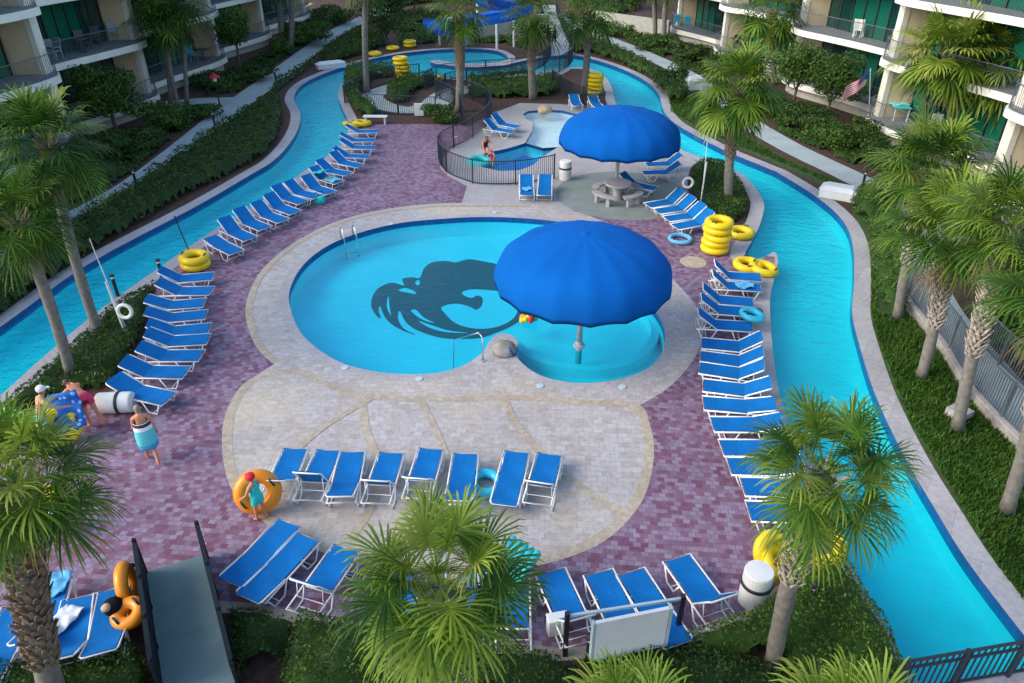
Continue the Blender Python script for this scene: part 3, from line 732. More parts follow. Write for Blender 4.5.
rowD = [((701,343),(738,346.2),36),((700,356.2),(738,360.8),36),((699,367.5),(737.4,373),34),((702.5,385),(742,389.5),28),((703,403),(744,406),12),((711.5,424.3),(752,424.3),12),((721,447.8),(760,447.8),10),((728.5,466),(768,466.5),10),((742,486.5),(783,487.5),34),((748,511),(786,512),12)]
for i, (f, t, a) in enumerate(rowD):
    lounger(f, t, a, ['blue lounger at the top of the row facing away from the right river','second lounger down the row with heads toward the right river','third lounger down the row with heads toward the right river','fourth lounger down the right river row, last with a steep back','near flat lounger just above the fronds of the right front palm','near flat lounger level with the top of the right front palm','half hidden lounger left of the right front palm crown, upper one','half hidden lounger behind left fronds of the right front palm','lounger with raised back seen through the right front palm','lowest lounger of the right river row, above the leaning yellow tubes'][i], g)
g = 'loungers in a row on the pale paving'
rowF = [((296,448.5),(288,466.5),42),((329,450),(321,468),58),((353,451.7),(346.6,479),20),((392,452.6),(385.5,472),50),((431.6,448.7),(425.7,467.5),46),((466,453.5),(461.6,484),16),((517.4,451.7),(506,496),0),((550,454),(544.2,475.5),48)]
LF = ['leftmost lounger of the row on pale paving, next to the orange ring','second lounger of the pale paving row with steep upright back','third lounger of the pale paving row with low back','fourth lounger of the pale paving row, standing a little apart','fifth lounger of the pale paving row, above the front palm','lounger left of the turquoise ring on the pale paving','flat lounger right of the turquoise ring on the pale paving','rightmost lounger of the row on the pale paving']
for (f, t, a), L in zip(rowF, LF): lounger(f, t, a, L, g)
g = 'loungers along the lower edge of the deck'
rowB = [((290,522.6),(249,566),6),((308.5,536.6),(266,582),6),((347,547.7),(328.5,574),58),((398,572),(401,604),40),((462,572),(463.5,606),40),((513.3,576),(513.4,606),46),((550.4,571),(563,599),48),((598.3,572),(614,603),48),((630.5,571.4),(646.5,596.5),4),((676.5,557.7),(698.5,588),52)]
LB_ = ['flat blue lounger below the child with the orange ring, left of a pair','flat blue lounger, right of the pair below the orange ring','lounger with upright back beside the left fronds of the front palm','lounger behind the fronds left of the front palm trunk','lounger directly behind the trunk of the front palm','lounger under a bright teal raft right of the front palm','lounger with raised back left of the white notice board','lounger with raised back half behind the white notice board','flat lounger whose head end is behind the white notice board','lounger with raised back between notice board and upright white bin']
for (f, t, a), L in zip(rowB, LB_): lounger(f, t, a, L, g)
g = 'loungers by the lower left bed'
rowE = [((20,605),(7,634),8),((56,580),(48,606),30),((80,597),(72.5,629),34),((112,589),(108.5,621),26)]
for (f, t, a), L in zip(rowE, ['blue lounger at the far left behind the left front palm trunk','blue lounger mostly hidden by the left front palm trunk','blue lounger with a white towel on it near the left front palm','blue lounger with a black bag on it beside the dark rail']): lounger(f, t, a, L, g)
g = 'loungers round the splash pool'
for f, t, a, L in [((518.4,127),(498.6,123),40,'lounger inside the fence by the splash pool, farther of two'),((513,131.7),(493,128.5),40,'lounger inside the fence by the splash pool, nearer of two'),((527,195.5),(526,177),26,'left of two loungers standing before the splash pool fence'),((544.4,195.5),(545.6,177),26,'right of two loungers standing before the splash pool fence'),
   ((578,106),(570,93),20,'blue lounger behind the far fence below the yellow tube stack, left one'),((599,107),(588,95),20,'blue lounger behind the far fence below the yellow tube stack, right one')]: lounger(f, t, a, L, g)
g = 'loungers near the small canopy'
for f, t, a, L in [((647.4,205.6),(673,201),38,'topmost of four loungers above the tall yellow tube stack'),((656.8,211.5),(682.6,207.5),38,'second of four loungers above the tall yellow tube stack'),((666,219),(692,215),38,'third of four loungers above the tall yellow tube stack'),((674.4,227),(700,222),38,'lowest of four loungers above the tall yellow tube stack'),
   ((656,189),(640,185.5),34,'lounger beside the round stone picnic table with back to it'),((642.7,172.8),(665,172.2),36,'lounger at the right edge of the small canopy, nearer one'),((646,164.6),(666,163.4),36,'lounger at the right edge of the small canopy, farther one')]: lounger(f, t, a, L, g)

# ================================================================ SWIM RINGS
def ring_parts(o, mat, R_, r):
    b = MB(); b.torus((0,0,0), R_, r, 32, 12); b.build('tube_body', M[mat], o, smooth=True)
    for k in range(2):
        h = MB(); a = k*math.pi + .5; c = Vector((math.cos(a)*(R_+.02), math.sin(a)*(R_+.02), r*.86)); u = Vector((-math.sin(a), math.cos(a), 0))
        h.tube([c - u*.10, c - u*.06 + Vector((0,0,.045)), c + u*.06 + Vector((0,0,.045)), c + u*.10], .022, 6); h.build('handle', M['black'], o, smooth=True)
_rp = {}
def swim_ring(loc, label, mat='yellow', R_=.40, r=.155, tilt=(0, 0, 0), group=None):
    key = (mat, R_, r)
    if key not in _rp:
        o = empty('swim_ring'); ring_parts(o, mat, R_, r); _rp[key] = o
    else: o = copy_tree(_rp[key])
    o.location = loc; o.rotation_euler = tilt
    return tag(o, label, 'swim ring', group)
def stack(px, n, where, lean=(0, 0), mat='yellow', group=None):
    p = G(*px)
    nm = ['bottom', 'second from bottom', 'third from bottom', 'fourth from bottom', 'fifth from bottom', 'sixth from bottom']
    for i in range(n):
        z = .15 + i*.262
        w = 'top' if i == n-1 else nm[i]
        swim_ring((p.x + lean[0]*i + random.uniform(-.03,.03), p.y + lean[1]*i + random.uniform(-.03,.03), z), 'yellow swim ring, %s of the stack %s' % (w, where), mat, tilt=(random.uniform(-.05,.05), random.uniform(-.05,.05), random.random()*6), group=group)
stack((197,267), 2, 'on the left river bank', group='yellow rings on the left bank')
stack((714.5,251), 5, 'at the gap in the right bank', group='yellow rings stacked on the right deck')
stack((405,80), 6, 'leaning by the far hedge', lean=(-.05, 0), group='yellow rings stacked by the far hedge')
stack((594,94), 5, 'by the far right channel', lean=(.02, 0), group='yellow rings stacked by the far channel')
for px, L, tl in [((740,236),'single yellow ring lying right of the tall yellow stack',(0,0,.3)),((747,268.5),'flat yellow ring at the top lounger of the right row, left one',(.05,0,1)),((763,272),'flat yellow ring at the top lounger of the right row, right one',(.12,-.1,2)),
   ((375,55.5),'yellow ring lying left on the far bank',(0,0,0)),((393,50),'yellow ring lying in the middle of the far bank',(0,0,1)),((427,81),'yellow ring lying left behind the far fence',(0,.0,2)),((437,80.5),'yellow ring lying right behind the far fence',(0,0,.7)),((352,127),'yellow ring on the head of the last left bank lounger, left one',(0,.2,1)),((362.5,125.5),'yellow ring by the white bench on the left bank',(0,.1,1))]:
    p = G(*px); swim_ring((p.x, p.y, .155), L, tilt=tl, group='yellow rings lying singly')
for i in range(2):
    p = G(410, 47); swim_ring((p.x, p.y, .155+.262*i), 'yellow ring at the far slide end, %s of two' % ('lower' if i == 0 else 'upper'), group='yellow rings at the slide end')
for px, z, L, tl in [((769,566),.42,'yellow ring leaning left of the right front palm trunk',(.9,.35,.2)),((776,574),.30,'yellow ring lying against the right front palm trunk',(.35,.5,.4)),((818,560),.45,'yellow ring leaning right of the right front palm trunk',(1.1,.2,-.5))]:
    p = G(*px); swim_ring((p.x, p.y, z), L, R_=.34, r=.14, tilt=tl, group='yellow rings round the right front palm')
p = G(486,487); swim_ring((p.x, p.y, .13), 'turquoise swim ring on the pale paving between two loungers', 'cyan', .33, .125, (.05,.1,0))
p = G(750,314,.5); swim_ring((p.x+.05, p.y-.05, .50), 'turquoise swim ring on a right row lounger', 'cyan', .30, .12, (.0,.15,0))
p = G(261,512); swim_ring((p.x, p.y+.08, .55), 'large orange swim ring standing behind the child with red cap', 'orange', .37, .165, (1.15,.0,.35))
p = G(137,598); swim_ring((p.x-.06, p.y-.05, .47), 'orange swim ring leaning upright against the dark rail', 'orange', .33, .14, (1.50,0,1.90))
p = G(131,634); swim_ring((p.x, p.y+.15, .42), 'orange float with small hole lying below the leaning orange ring', 'orange', .21, .135, (.25,-.2,.4))
p = G(672,285,.02); swim_ring((G(680,241).x, G(680,241).y, .10), 'pale blue ring lying on the deck below the four loungers', 'towelblue', .40, .09, (0,0,0))
p = G(58,437); swim_ring((p.x+.25, p.y-.1, .45), 'yellow swim ring held beside the man in a white cap', 'yellow', .38, .15, (.9,.35,.3))
p = G(480,161.5); swim_ring((p.x, p.y, .0), 'teal swim ring floating at the left end of the fenced splash pool', 'teal', .48, .2, (.05,.05,0))
p = G(42,514); swim_ring((p.x, p.y, .3), 'yellow swim ring lying under the left front palm', 'yellow', .38, .15, (.4,.2,.3))

# ================================================================ CANOPIES
def canopy(px_base, label, zr, h, Rr, n=16, zb=0.0):
    p = G(*px_base, zb); o = empty('shade_canopy', (p.x, p.y, zb)); tag(o, label, 'shade canopy')
    cv = MB(); m = 14; sub = 6; vs = []; fs = []; N_ = n*sub
    for i in range(m+1):
        t = i/m; r = Rr*math.sin(t*math.pi/2)**.92
        for k in range(N_):
            a = 2*math.pi*k/N_; q = (k % sub)/sub; dip = math.sin(math.pi*q)
            rr = r*(1 - .016*dip*t); z = zr + h*(math.cos(t*math.pi/2)**.9*.93 + .07*(1-t)) - .022*dip*math.sin(t*math.pi)
            if i == m: z += .05*dip
            vs.append((rr*math.cos(a), rr*math.sin(a), z))
    for i in range(m):
        for k in range(N_): fs.append((i*N_+k, (i+1)*N_+k, (i+1)*N_+(k+1) % N_, i*N_+(k+1) % N_))
    b = len(vs)
    vs += [(x*.992, y*.992, z-.02 if i < m*N_ else z-.16) for i, (x, y, z) in enumerate(vs)]       # inside face and valance
    fs += [tuple(b+i for i in f[::-1]) for f in fs[:m*N_]]
    fs += [(m*N_+k, b+m*N_+k, b+m*N_+(k+1) % N_, m*N_+(k+1) % N_) for k in range(N_)]
    fs = [f for f in fs if len(set(f)) > 2]
    cv.add(vs, fs); cv.build('canopy', M['canvas'], o, smooth=True)
    pl = MB(); pl.lathe([(.09,0),(.085,zr*.5),(.075,zr+h*.98)], 14); pl.build('pole', M['grey'], o, smooth=True)
    bs = MB(); bs.lathe([(.30,0),(.30,.10),(.20,.16),(.14,.34)], 20); bs.build('base', M['grey'], o)
    fi = MB(); fi.lathe([(.20,zr+h*.965),(.15,zr+h*.995),(.03,zr+h+.02)], 14); fi.build('cap', M['canvas'], o, smooth=True)
    for k in range(8):
        a = 2*math.pi*k/8; rb = MB()
        rb.tube([(math.cos(a)*Rr*math.sin(t*math.pi/2)**.92*.98, math.sin(a)*Rr*math.sin(t*math.pi/2)**.92*.98, zr + h*(math.cos(t*math.pi/2)**.9*.93+.07*(1-t)) - .05) for t in (.03,.2,.4,.6,.8,.97)], .022, 5)
        rb.build('rib', M['white_metal'], o)
    return o
canopy((579,350), 'big blue fabric canopy on a grey pole standing in the pool', 2.42, 1.38, 2.62, zb=-.9 if False else -1.1) if False else None
c = canopy((579,346), 'big blue fabric canopy on a grey pole standing in the round pool end', 2.38, 1.42, 2.63)
# its pole goes on down to the pool floor
pl = MB(); pl.lathe([(.22,-1.1),(.22,-.98),(.10,-.9),(.095,0)], 16); pl.build('pole_foot', M['grey'], c)
[b for b in c.children if b.name.startswith('base')][0].scale = (.62,.62,.55)
canopy((615.5,193), 'smaller blue fabric canopy over the round stone picnic table', 2.44, 1.40, 2.70)

# ================================================================ FENCES
def fence(base, label, h=1.1, mat='fence', gap=.115, post=2.0, z=0.0, solid=False, rails=(.06, 1.0), cat='fence', pk=.012):
    """base: world polyline"""
    o = empty('metal_fence', (base[0].x, base[0].y, z)); tag(o, label, cat, 'metal fences'); org = Vector((base[0].x, base[0].y, 0))
    P = [Vector((p.x, p.y, 0)) - org for p in base]; pkm = MB()
    for f in rails:
        rl = MB()
        for a, b in zip(P, P[1:]): rl.bar(a + Vector((0,0,h*f)), b + Vector((0,0,h*f)), .045, .04)
        rl.build('rail', M[mat], o)
    L = [0]
    for a, b in zip(P, P[1:]): L.append(L[-1] + (b-a).length)
    def at(s):
        for i in range(len(P)-1):
            if s <= L[i+1] + 1e-6:
                t = (s-L[i])/max(1e-6, L[i+1]-L[i]); return P[i].lerp(P[i+1], t)
        return P[-1]
    n = int(L[-1]/gap)
    for i in range(n+1):
        q = at(min(L[-1], i*gap)); pkm.box(q + Vector((0,0,h*.53)), (pk*2, pk*2, h*.94))
    pkm.build('pickets', M[mat], o)
    k = max(1, round(L[-1]/post))
    for i in range(k+1):
        q = at(L[-1]*i/k); pm = MB(); pm.box(q + Vector((0,0,h*.52)), (.07,.07,h*1.04)); pm.build('post', M[mat], o)
    return o
fence(SG([(554,178),(543,180.5),(517,184.5),(492,185),(476,184),(460,179),(448,173.5),(441,166),(439,158),(446,151),(463,143.5),(474,136.5),(486,127),(491.5,117),(488,109),(478,103),(466,98),(452,95)], False, 3), 'dark curved picket fence enclosing the splash pool', 1.15)
fence(SG([(464,126),(461.5,117),(457,109),(449,103),(440,99)], False, 3), 'short dark curved fence beside the round green bush', 1.15)
fence(GL([(362,112.5),(385,114),(436,116.5)]), 'straight dark fence before the hedges at the deck top', 1.15)
fence(pk=.013, base=SG([(436,99),(447,91),(470,85.5),(500,83),(530,80.5),(552,75.5),(568,67),(573,58),(569,44),(562,28),(556,12)], False, 3), label='long dark railing on the near side of the bridge walkway', h=1.15)
fence(pk=.013, base=SG([(425,90),(440,82),(470,78),(505,75.5),(532,71.5),(546,64),(551,54),(548,40),(544,26),(540,12)], False, 3), label='long dark railing on the pond side of the bridge walkway', h=1.15)
fence(SG([(552,86),(563,94),(576,102),(592,107.5),(604,110)], False, 3), 'dark fence below the far yellow ring stack', 1.1)
fence(SG([(345,103),(362,92),(385,84),(420,80)], False, 3), 'dark railing along the curved hedge by the far ramp', 1.1)
# bridge across the near end of the right river
a_, b_ = G(890, 694), G(1110, 655)
d_ = (b_-a_).normalized(); nrm_ = Vector((d_.y, -d_.x, 0)); nrm_ = nrm_ if nrm_.y < 0 else -nrm_
br = MB(); br.prism([a_ - d_*.3, b_, b_ + nrm_*2.4, a_ - d_*.3 + nrm_*2.4], -.2, .06); tag(br.build('footbridge', M['coping']), 'pale concrete footbridge over the near end of the right river', 'bridge')
fence([a_ + nrm_*.08, b_ + nrm_*.08], 'dark railing on the footbridge over the right river', 1.0, z=.06, rails=(.10,.80,1.0), gap=.125, pk=.011, post=1.15)
# right raised walkway
rw = spline([(905,303),(914,316),(943,353),(971,398),(1023,453),(1090,520)], False, 4); rwb = GL(rw)
wall = MB(); o2 = offset(rwb, .22, False)
for i in range(len(rwb)-1): wall.bar((rwb[i]+rwb[i+1])/2*0 + rwb[i] + Vector((0,0,.14)), rwb[i+1] + Vector((0,0,.14)), .22, .32)
tag(wall.build('retaining_wall', M['stone']), 'low grey stone retaining wall under the right railing', 'wall')
cp = MB()
for i in range(len(rwb)-1): cp.bar(rwb[i] + Vector((0,0,.325)), rwb[i+1] + Vector((0,0,.325)), .27, .05)
tag(cp.build('wall_coping', M['coping']), 'pale coping along the low stone wall on the right', 'wall coping')
fence(rwb, 'grey green railing on the low stone wall by the right lawn', 1.05, 'greyrail', z=.35, gap=.10, post=1.6, rails=(.05, 1.0), pk=.010)
fence(GL(spline([(972,334),(992,358),(1024,388),(1080,440)], False, 4)), 'grey green railing on the far side of the right walkway', 1.1, 'greyrail', gap=.11, post=1.6)

# ================================================================ RAMP WITH RAILS, lower left
dk = [G(147,575), G(207,557), G(243,700), G(165,700)]
rp = empty('boardwalk', G(180,640)); tag(rp, 'narrow grey green boardwalk with dark side rails at lower left', 'boardwalk'); org = Vector(rp.location)
m_ = MB(); m_.prism([p - org for p in dk], .004, .10)
def boardmat():
    k = N('worn_boardwalk'); v = k.coord(); nz = k.noise(v, 2.2, 5, .65)
    c = k.ramp(nz, [(.28, (.06,.10,.11)), (.38, (.125,.20,.21)), (.7, (.155,.24,.25))])
    return k.done(k.bsdf(c, .85, 0, k.bump(k.noise(v, 40, 3), .3, .01)))
m_.build('deck', boardmat(), rp)
for q0, q1, zz in ((dk[0], dk[3], 0), (dk[1], dk[2], 0)):
    rr = MB(); a, b = q0 - org, q1 - org; t = (b-a).normalized()
    rr.bar(a + Vector((0,0,1.0)), b + Vector((0,0,1.0)), .085, .05)
    for f in (.18, .34, .5, .66, .82): rr.bar(a + Vector((0,0,f)), b + Vector((0,0,f)), .035, .135)
    rr.build('side_rail', M['railblack'], rp)
    for k in range(4):
        q = a.lerp(b, k/3*.97+.01); pm = MB(); pm.box(q + Vector((0,0,.55)), (.06,.06,1.10)); pm.build('post', M['railblack'], rp)

# ================================================================ NOTICE BOARD, lower middle
pc = G(626, 668); bo = empty('notice_board', pc, R(13)); tag(bo, 'large blank white notice board seen from behind, in the lower bed', 'notice board')
q = MB(); q.box((0,0,1.02), (1.36,.07,.98)); q.build('panel', M['white_metal'], bo, bevel=.01)
q = MB(); q.box((.715,.01,1.0), (.05,.12,1.05)); q.box((-.715,.01,1.0), (.04,.10,1.02)); q.box((0,.0,.505), (1.4,.09,.05)); q.build('edge_trim', M['paleblue'], bo)
for sx in (-.6, .6):
    q = MB(); q.box((sx,.07,.5), (.08,.06,1.0)); q.build('post', M['black'], bo)
rl = empty('hand_rail', G(565,655)); e0 = Vector((0,0,0)); e1 = G(676,637) - G(565,655); tag(rl, 'two dark posts joined by a pale rail behind the notice board', 'rail')
for e in (e0, e1):
    q = MB(); q.box(e + Vector((0,0,.60)), (.09,.09,1.20)); q.build('post', M['black'], rl)
q = MB(); q.bar(e0 + Vector((0,0,1.12)), e1 + Vector((0,0,1.12)), .05, .05); q.build('rail', M['paleblue'], rl)
hb = G(557,632); q = MB(); q.box((0,0,.22), (.40,.22,.40)); q.box((0,.0,.44), (.42,.24,.04)); tag(q.build('drink_cooler', M['white'], bevel=.02, loc=hb, rz=.2), 'white cooler box under a lounger left of the notice board', 'cooler')

# ================================================================ BINS
def bin_(loc, rz, label, rot=None):
    o = empty('waste_bin', loc, rz); tag(o, label, 'waste bin', 'white cylinder bins')
    if rot: o.rotation_euler = rot
    b = MB(); b.lathe([(.27,0),(.285,.02),(.295,.50),(.29,.52)], 28); b.build('drum', M['white'], o, smooth=False)
    k = MB(); k.lathe([(.300,.52),(.312,.53),(.312,.59),(.300,.60)], 28); k.build('band', M['black'], o)
    l = MB(); l.lathe([(.285,.60),(.29,.62),(.285,.86),(.27,.90),(.12,.915),(.02,.92)], 28); l.build('lid', M['white'], o, smooth=False)
    return o
bin_(G(752,601), 0, 'upright white waste bin with black band beside the right front palm')
p = G(118,412); bin_((p.x-.45, p.y, .30), 0, 'tipped over white waste bin lying by the lowest left lounger', (0, R(90), R(4)))
bin_(G(565,179), 0, 'small white waste bin at the end of the splash pool fence')

# ================================================================ PICNIC TABLE
pt = empty('picnic_table', G(617,199)); tag(pt, 'round pale stone picnic table with curved benches under the small canopy', 'picnic table')
q = MB(); q.lathe([(.58,.70),(.62,.72),(.62,.77),(.58,.79),(.05,.79)], 28); q.build('table_top', M['coping'], pt)
q = MB(); q.lathe([(.24,0),(.20,.1),(.16,.5),(.24,.70)], 16); q.build('pedestal', M['coping'], pt)
for k in range(4):
    a0 = k*math.pi/2 + .15; q = MB()
    i_ = [(.86*math.cos(a0+t), .86*math.sin(a0+t)) for t in np.linspace(0, 1.15, 8)]; o_ = [(1.18*math.cos(a0+t), 1.18*math.sin(a0+t)) for t in np.linspace(1.15, 0, 8)]
    q.prism([Vector((x, y, 0)) for x, y in i_ + o_], .40, .47)
    for t in (.25, .9): q.box((1.02*math.cos(a0+t), 1.02*math.sin(a0+t), .2), (.16,.16,.4), a0+t)
    q.build('bench', M['coping'], pt)

# ================================================================ SMALL FURNISHINGS
def bollard(px, label, h=.85, r=.06, lit=False):
    o = empty('path_light', G(*px)); tag(o, label, 'path light', 'path lights')
    q = MB(); q.lathe([(r*1.3,0),(r,.04),(r,h*.8)], 12); q.build('post', M['black'], o)
    q = MB(); q.lathe([(r*.85,h*.8),(r*.85,h*.9)], 12); q.build('lens', M['white'], o)
    q = MB(); q.lathe([(r*1.5,h*.9),(r*1.4,h*.96),(r*.4,h)], 12); q.build('cap', M['black'], o)
for px, L in [((137,187),'black path light on the lower part of the left path'),((215,126),'black path light at the fork of the left path'),((276,82),'black path light high on the left path'),((326,41),'black path light near the top of the left path'),((862,188),'black path light by the white lid on the right path'),((898,252),'black path light in the right hedge'),((807,612),'black path light in the bed right of the right front palm'),((588,664),'black path light below the notice board'),((470,96),'black path light in the hedge by the far railing'),((163,280),'black path light at the upper left row of loungers'),((118,296),'black path light on the bank behind the life ring')]: bollard(px, L)
bollard((957,404), 'tall dark light on a pale block by the right stone wall', 1.05, .10)
q = MB(); q.box((0,0,.14), (.5,.5,.28)); tag(q.build('light_block', M['coping'], bevel=.02, loc=G(951,405) + Vector((-.1,-.55,0)), rz=.5), 'pale concrete block on the right lawn under the tall dark light', 'block')
# lamp post with a red top at the fork
o = empty('lamp_post', G(220,106)); tag(o, 'slim lamp post with red top at the fork of the left path', 'lamp post')
q = MB(); q.lathe([(.07,0),(.05,.05),(.04,1.5)], 10); q.build('post', M['black'], o)
q = MB(); q.lathe([(.10,1.5),(.13,1.6),(.10,1.75)], 12); q.build('lens', M['white'], o)
q = MB(); q.lathe([(.34,1.75),(.30,1.80),(.05,1.95)], 16); q.build('hood', M['red'], o)
def life_ring(px, label, lean=0.0, hook=True, off=(.22,-.05)):
    o = empty('life_ring_stand', G(*px)); tag(o, label, 'life ring stand', 'life ring stands')
    q = MB(); q.tube([(0,0,0),(lean,0,2.0)], .03, 8); q.build('pole', M['white'], o)
    q = MB(); q.torus((off[0],off[1],1.0), .21, .06, 24, 8, M=Matrix.Rotation(R(80), 3, 'X')); q.build('ring', M['white'], o, smooth=True)
    if hook: q = MB(); q.tube([(.05,.05,.1),(-.10+lean,.05,3.4)], .016, 6); q.build('rescue_hook', M['white'], o)
life_ring((127,338), 'white life ring and rescue pole in the left planting bed', -.10)
life_ring((700,206), 'white life ring stand in the mound beside the small canopy', .02, off=(-.62,.2))
q = empty('rescue_pole', G(194,263)); tag(q, 'thin dark pole standing behind the two yellow rings on the left bank', 'pole')
m_ = MB(); m_.tube([(0,0,0),(-.25,0,1.6)], .025, 6); m_.build('shaft', M['black'], q); m_ = MB(); m_.tube([(-.25,0,1.6),(-.28,.0,1.9)], .03, 6); m_.build('grip', M['black'], q)
def grab_rails(px, label, rz):
    o = empty('pool_ladder', G(*px), rz); tag(o, label, 'pool ladder')
    for sx in (-.25, .25):
        q = MB(); q.tube([(sx,.45,0),(sx,.45,.35),(sx,.38,.48),(sx,.2,.54),(sx,.0,.48),(sx,-.12,.25),(sx,-.12,-.7)], .028, 8); q.build('rail', M['chrome'], o, smooth=True)
    for z in (-.25,-.5):
        q = MB(); q.box((0,-.12,z), (.5,.08,.03)); q.build('step', M['chrome'], o)
grab_rails((350,241), 'steel ladder rails at the far left edge of the main pool', R(25))
o = empty('pool_handrail', G(483,361)); tag(o, 'slim bent handrail at the near edge of the main pool', 'handrail')
q = MB(); q.tube([(0,0,0),(0,0,.85),(-.12,.12,.92),(-.9,.5,.45),(-.95,.53,-.6)], .02, 8); q.build('rail', M['chrome'], o, smooth=True); q = MB(); q.lathe([(.09,.0),(.08,.03)], 12); q.build('base', M['chrome'], o)
# rounded stone spout on the tongue of paving
o = empty('stone_spout', G(504,352)); tag(o, 'rounded grey stone spout with blue mouth at the pool tongue', 'stone spout')
q = MB(); q.lathe([(.36,0),(.38,.10),(.33,.24),(.18,.33),(.02,.36)], 20); q.build('stone', M['stone'], o, smooth=True)
q = MB(); q.torus((.24,-.16,.15), .13, .04, 16, 8, M=Matrix.Rotation(R(55), 3, 'Y')); q.build('spout_mouth', M['tileband'], o, smooth=True)
# rock in the splash pool
o = empty('fountain_rock', G(544,113)); tag(o, 'tan fountain rock at the far edge of the splash pool', 'rock')
bm = bmesh.new(); bmesh.ops.create_icosphere(bm, subdivisions=3, radius=.46)
for v in bm.verts: v.co *= 1 + .16*math.sin(v.co.x*5)*math.cos(v.co.y*4+v.co.z*3); v.co.z = v.co.z*.6 + .2
me = bpy.data.meshes.new('rock'); bm.to_mesh(me); bm.free(); me.materials.append(M['rock']); ro = bpy.data.objects.new('rock', me); COL.objects.link(ro); ro.parent = o
def lid(px, sx, sy, h, rz, label, name='equipment_cover', cat='cover'):
    o = empty(name, G(*px), rz); tag(o, label, cat)
    q = MB(); q.box((0,0,h*.35), (sx,sy,h*.7)); q.build('body', M['white'], o, bevel=.03)
    t = MB(); t.add([(-sx*.54,-sy*.54,h*.7),(sx*.54,-sy*.54,h*.7),(sx*.54,sy*.54,h*.7),(-sx*.54,sy*.54,h*.7),(-sx*.36,-sy*.3,h),(sx*.36,-sy*.3,h),(sx*.36,sy*.3,h),(-sx*.36,sy*.3,h)], [(3,2,1,0),(4,5,6,7),(0,1,5,4),(1,2,6,5),(2,3,7,6),(3,0,4,7)]); t.build('lid', M['white'], o, bevel=.02)
lid((838,197), 1.55, .95, .55, R(-32), 'white faceted cover box beside the right river')
lid((331,68), 2.1, .75, .5, R(28), 'long white cover box beside the upper left river')
lid((692,89), 1.15, .9, .9, R(20), 'pale faceted cover between hedge and lawn at the upper right')
o = empty('white_bench', G(376,124), R(-2)); tag(o, 'plain white bench at the top of the left lounger bank', 'bench')
q = MB(); q.box((0,0,.45), (1.4,.4,.06)); q.build('seat', M['white'], o, bevel=.01)
for sx in (-.55,.55):
    q = MB(); q.box((sx,0,.21), (.07,.34,.42)); q.build('leg', M['white'], o)
q = MB(); q.box((0,0,.45), (.55,.05,.75)); tag(q.build('notice_plate', M['white'], bevel=.01, loc=G(419.5,116.5)+Vector((0,-.12,0))), 'small white sign hung on the straight fence', 'sign')
for px, L in [((391,224),'round pale skimmer lid at the far left pool edge'),((345,368),'round pale skimmer lid at the near left pool edge'),((419,379),'round pale skimmer lid at the near pool edge'),((540,386),'round pale skimmer lid left of the round pool end'),((622,387),'round pale skimmer lid right of the round pool end'),((495,212.5),'round pale skimmer lid at the far pool edge'),((456,137),'pale skimmer lid inside the splash fence')]:
    q = MB(); q.lathe([(.11,.0),(.11,.018),(.02,.02)], 18); tag(q.build('skimmer_lid', M['paleblue'], loc=G(*px)+Vector((0,0,.006))), L, 'skimmer lid', 'skimmer lids')
# floating flower-like ball of toys
o = empty('toy_float', G(528,320,-.1)); tag(o, 'bunch of red, yellow and green balls floating by the canopy pole', 'pool toy')
for k in range(14):
    a = k*2.4; rr = .24*math.sqrt((k+.5)/14); q = MB(); q.lathe([(.001,-.11),(.07,-.085),(.11,0),(.07,.085),(.001,.11)], 10, (rr*math.cos(a), rr*math.sin(a), .12-.3*rr+.05*(k % 3))); q.build('ball', M[['red','rock','yellow','green','orange'][k % 5]], o, smooth=True)
# towels, bags, float
def draped(px, ang, w, l, mat, label, name='towel', z=.40, rz=0., tilt=0., cat='towel', wav=.03):
    n = 10; V = []; Fs = []; ph = random.random()*6
    for side in (0, 1):
        for i in range(n+1):
            for j in range(n+1):
                u, v = i/n-.5, j/n-.5; e = 1 + .10*math.sin(5*u+ph)*math.cos(4*v+ph)
                V.append((u*w*e, v*l*(1+.08*math.sin(6*u+ph)), wav*math.sin(9*u+ph)*math.cos(7*v) + wav*.7*math.sin(15*v+u*5) + tilt*v*l + (0 if side == 0 else -.012)))
    m = (n+1)**2
    for i in range(n):
        for j in range(n):
            q = i*(n+1)+j; Fs += [(q, q+n+1, q+n+2, q+1), (m+q+1, m+q+n+2, m+q+n+1, m+q)]
    for i in range(n):
        for (p, q) in ((i, i+1), ((n*(n+1))+i+1, (n*(n+1))+i), ((i+1)*(n+1), i*(n+1)), (i*(n+1)+n, (i+1)*(n+1)+n)): Fs.append((p, q, m+q, m+p))
    mb = MB(); mb.add(V, Fs); p = G(*px, z)
    return tag(mb.build(name, M[mat], smooth=True, loc=p, rz=rz), label, cat)
draped((744.5,284.5), 0, .62, .45, 'towelblue', 'light blue towel bunched on the second lounger of the right row', rz=.1, z=.43)
draped((63,619), 0, .40, .62, 'towelwhite', 'crumpled white towel on a lounger near the left front palm', z=.44, rz=-.25, tilt=.05)
draped((319,171.5), 0, .62, .75, 'teal', 'teal towel hung over a lounger back on the left bank', z=.72, rz=1.0, tilt=-.3)
draped((331,178.8), 0, .60, .7, 'aqua', 'pale towel spread on the seat of the teal towel lounger', z=.41, rz=1.0)
draped((56,583), 0, .45, .6, 'towelblue', 'pale blue towel on the lounger behind the left front palm trunk', z=.43, rz=.2)
draped((527,188.5), 0, .42, .35, 'towelblue', 'light blue towel on the left lounger before the splash fence', z=.42)
o = empty('teal_raft', G(512,566,.62), R(-35)); tag(o, 'bright teal inflatable raft leaning on a lounger right of the front palm', 'raft'); o.rotation_euler = (.35,.1,R(-35))
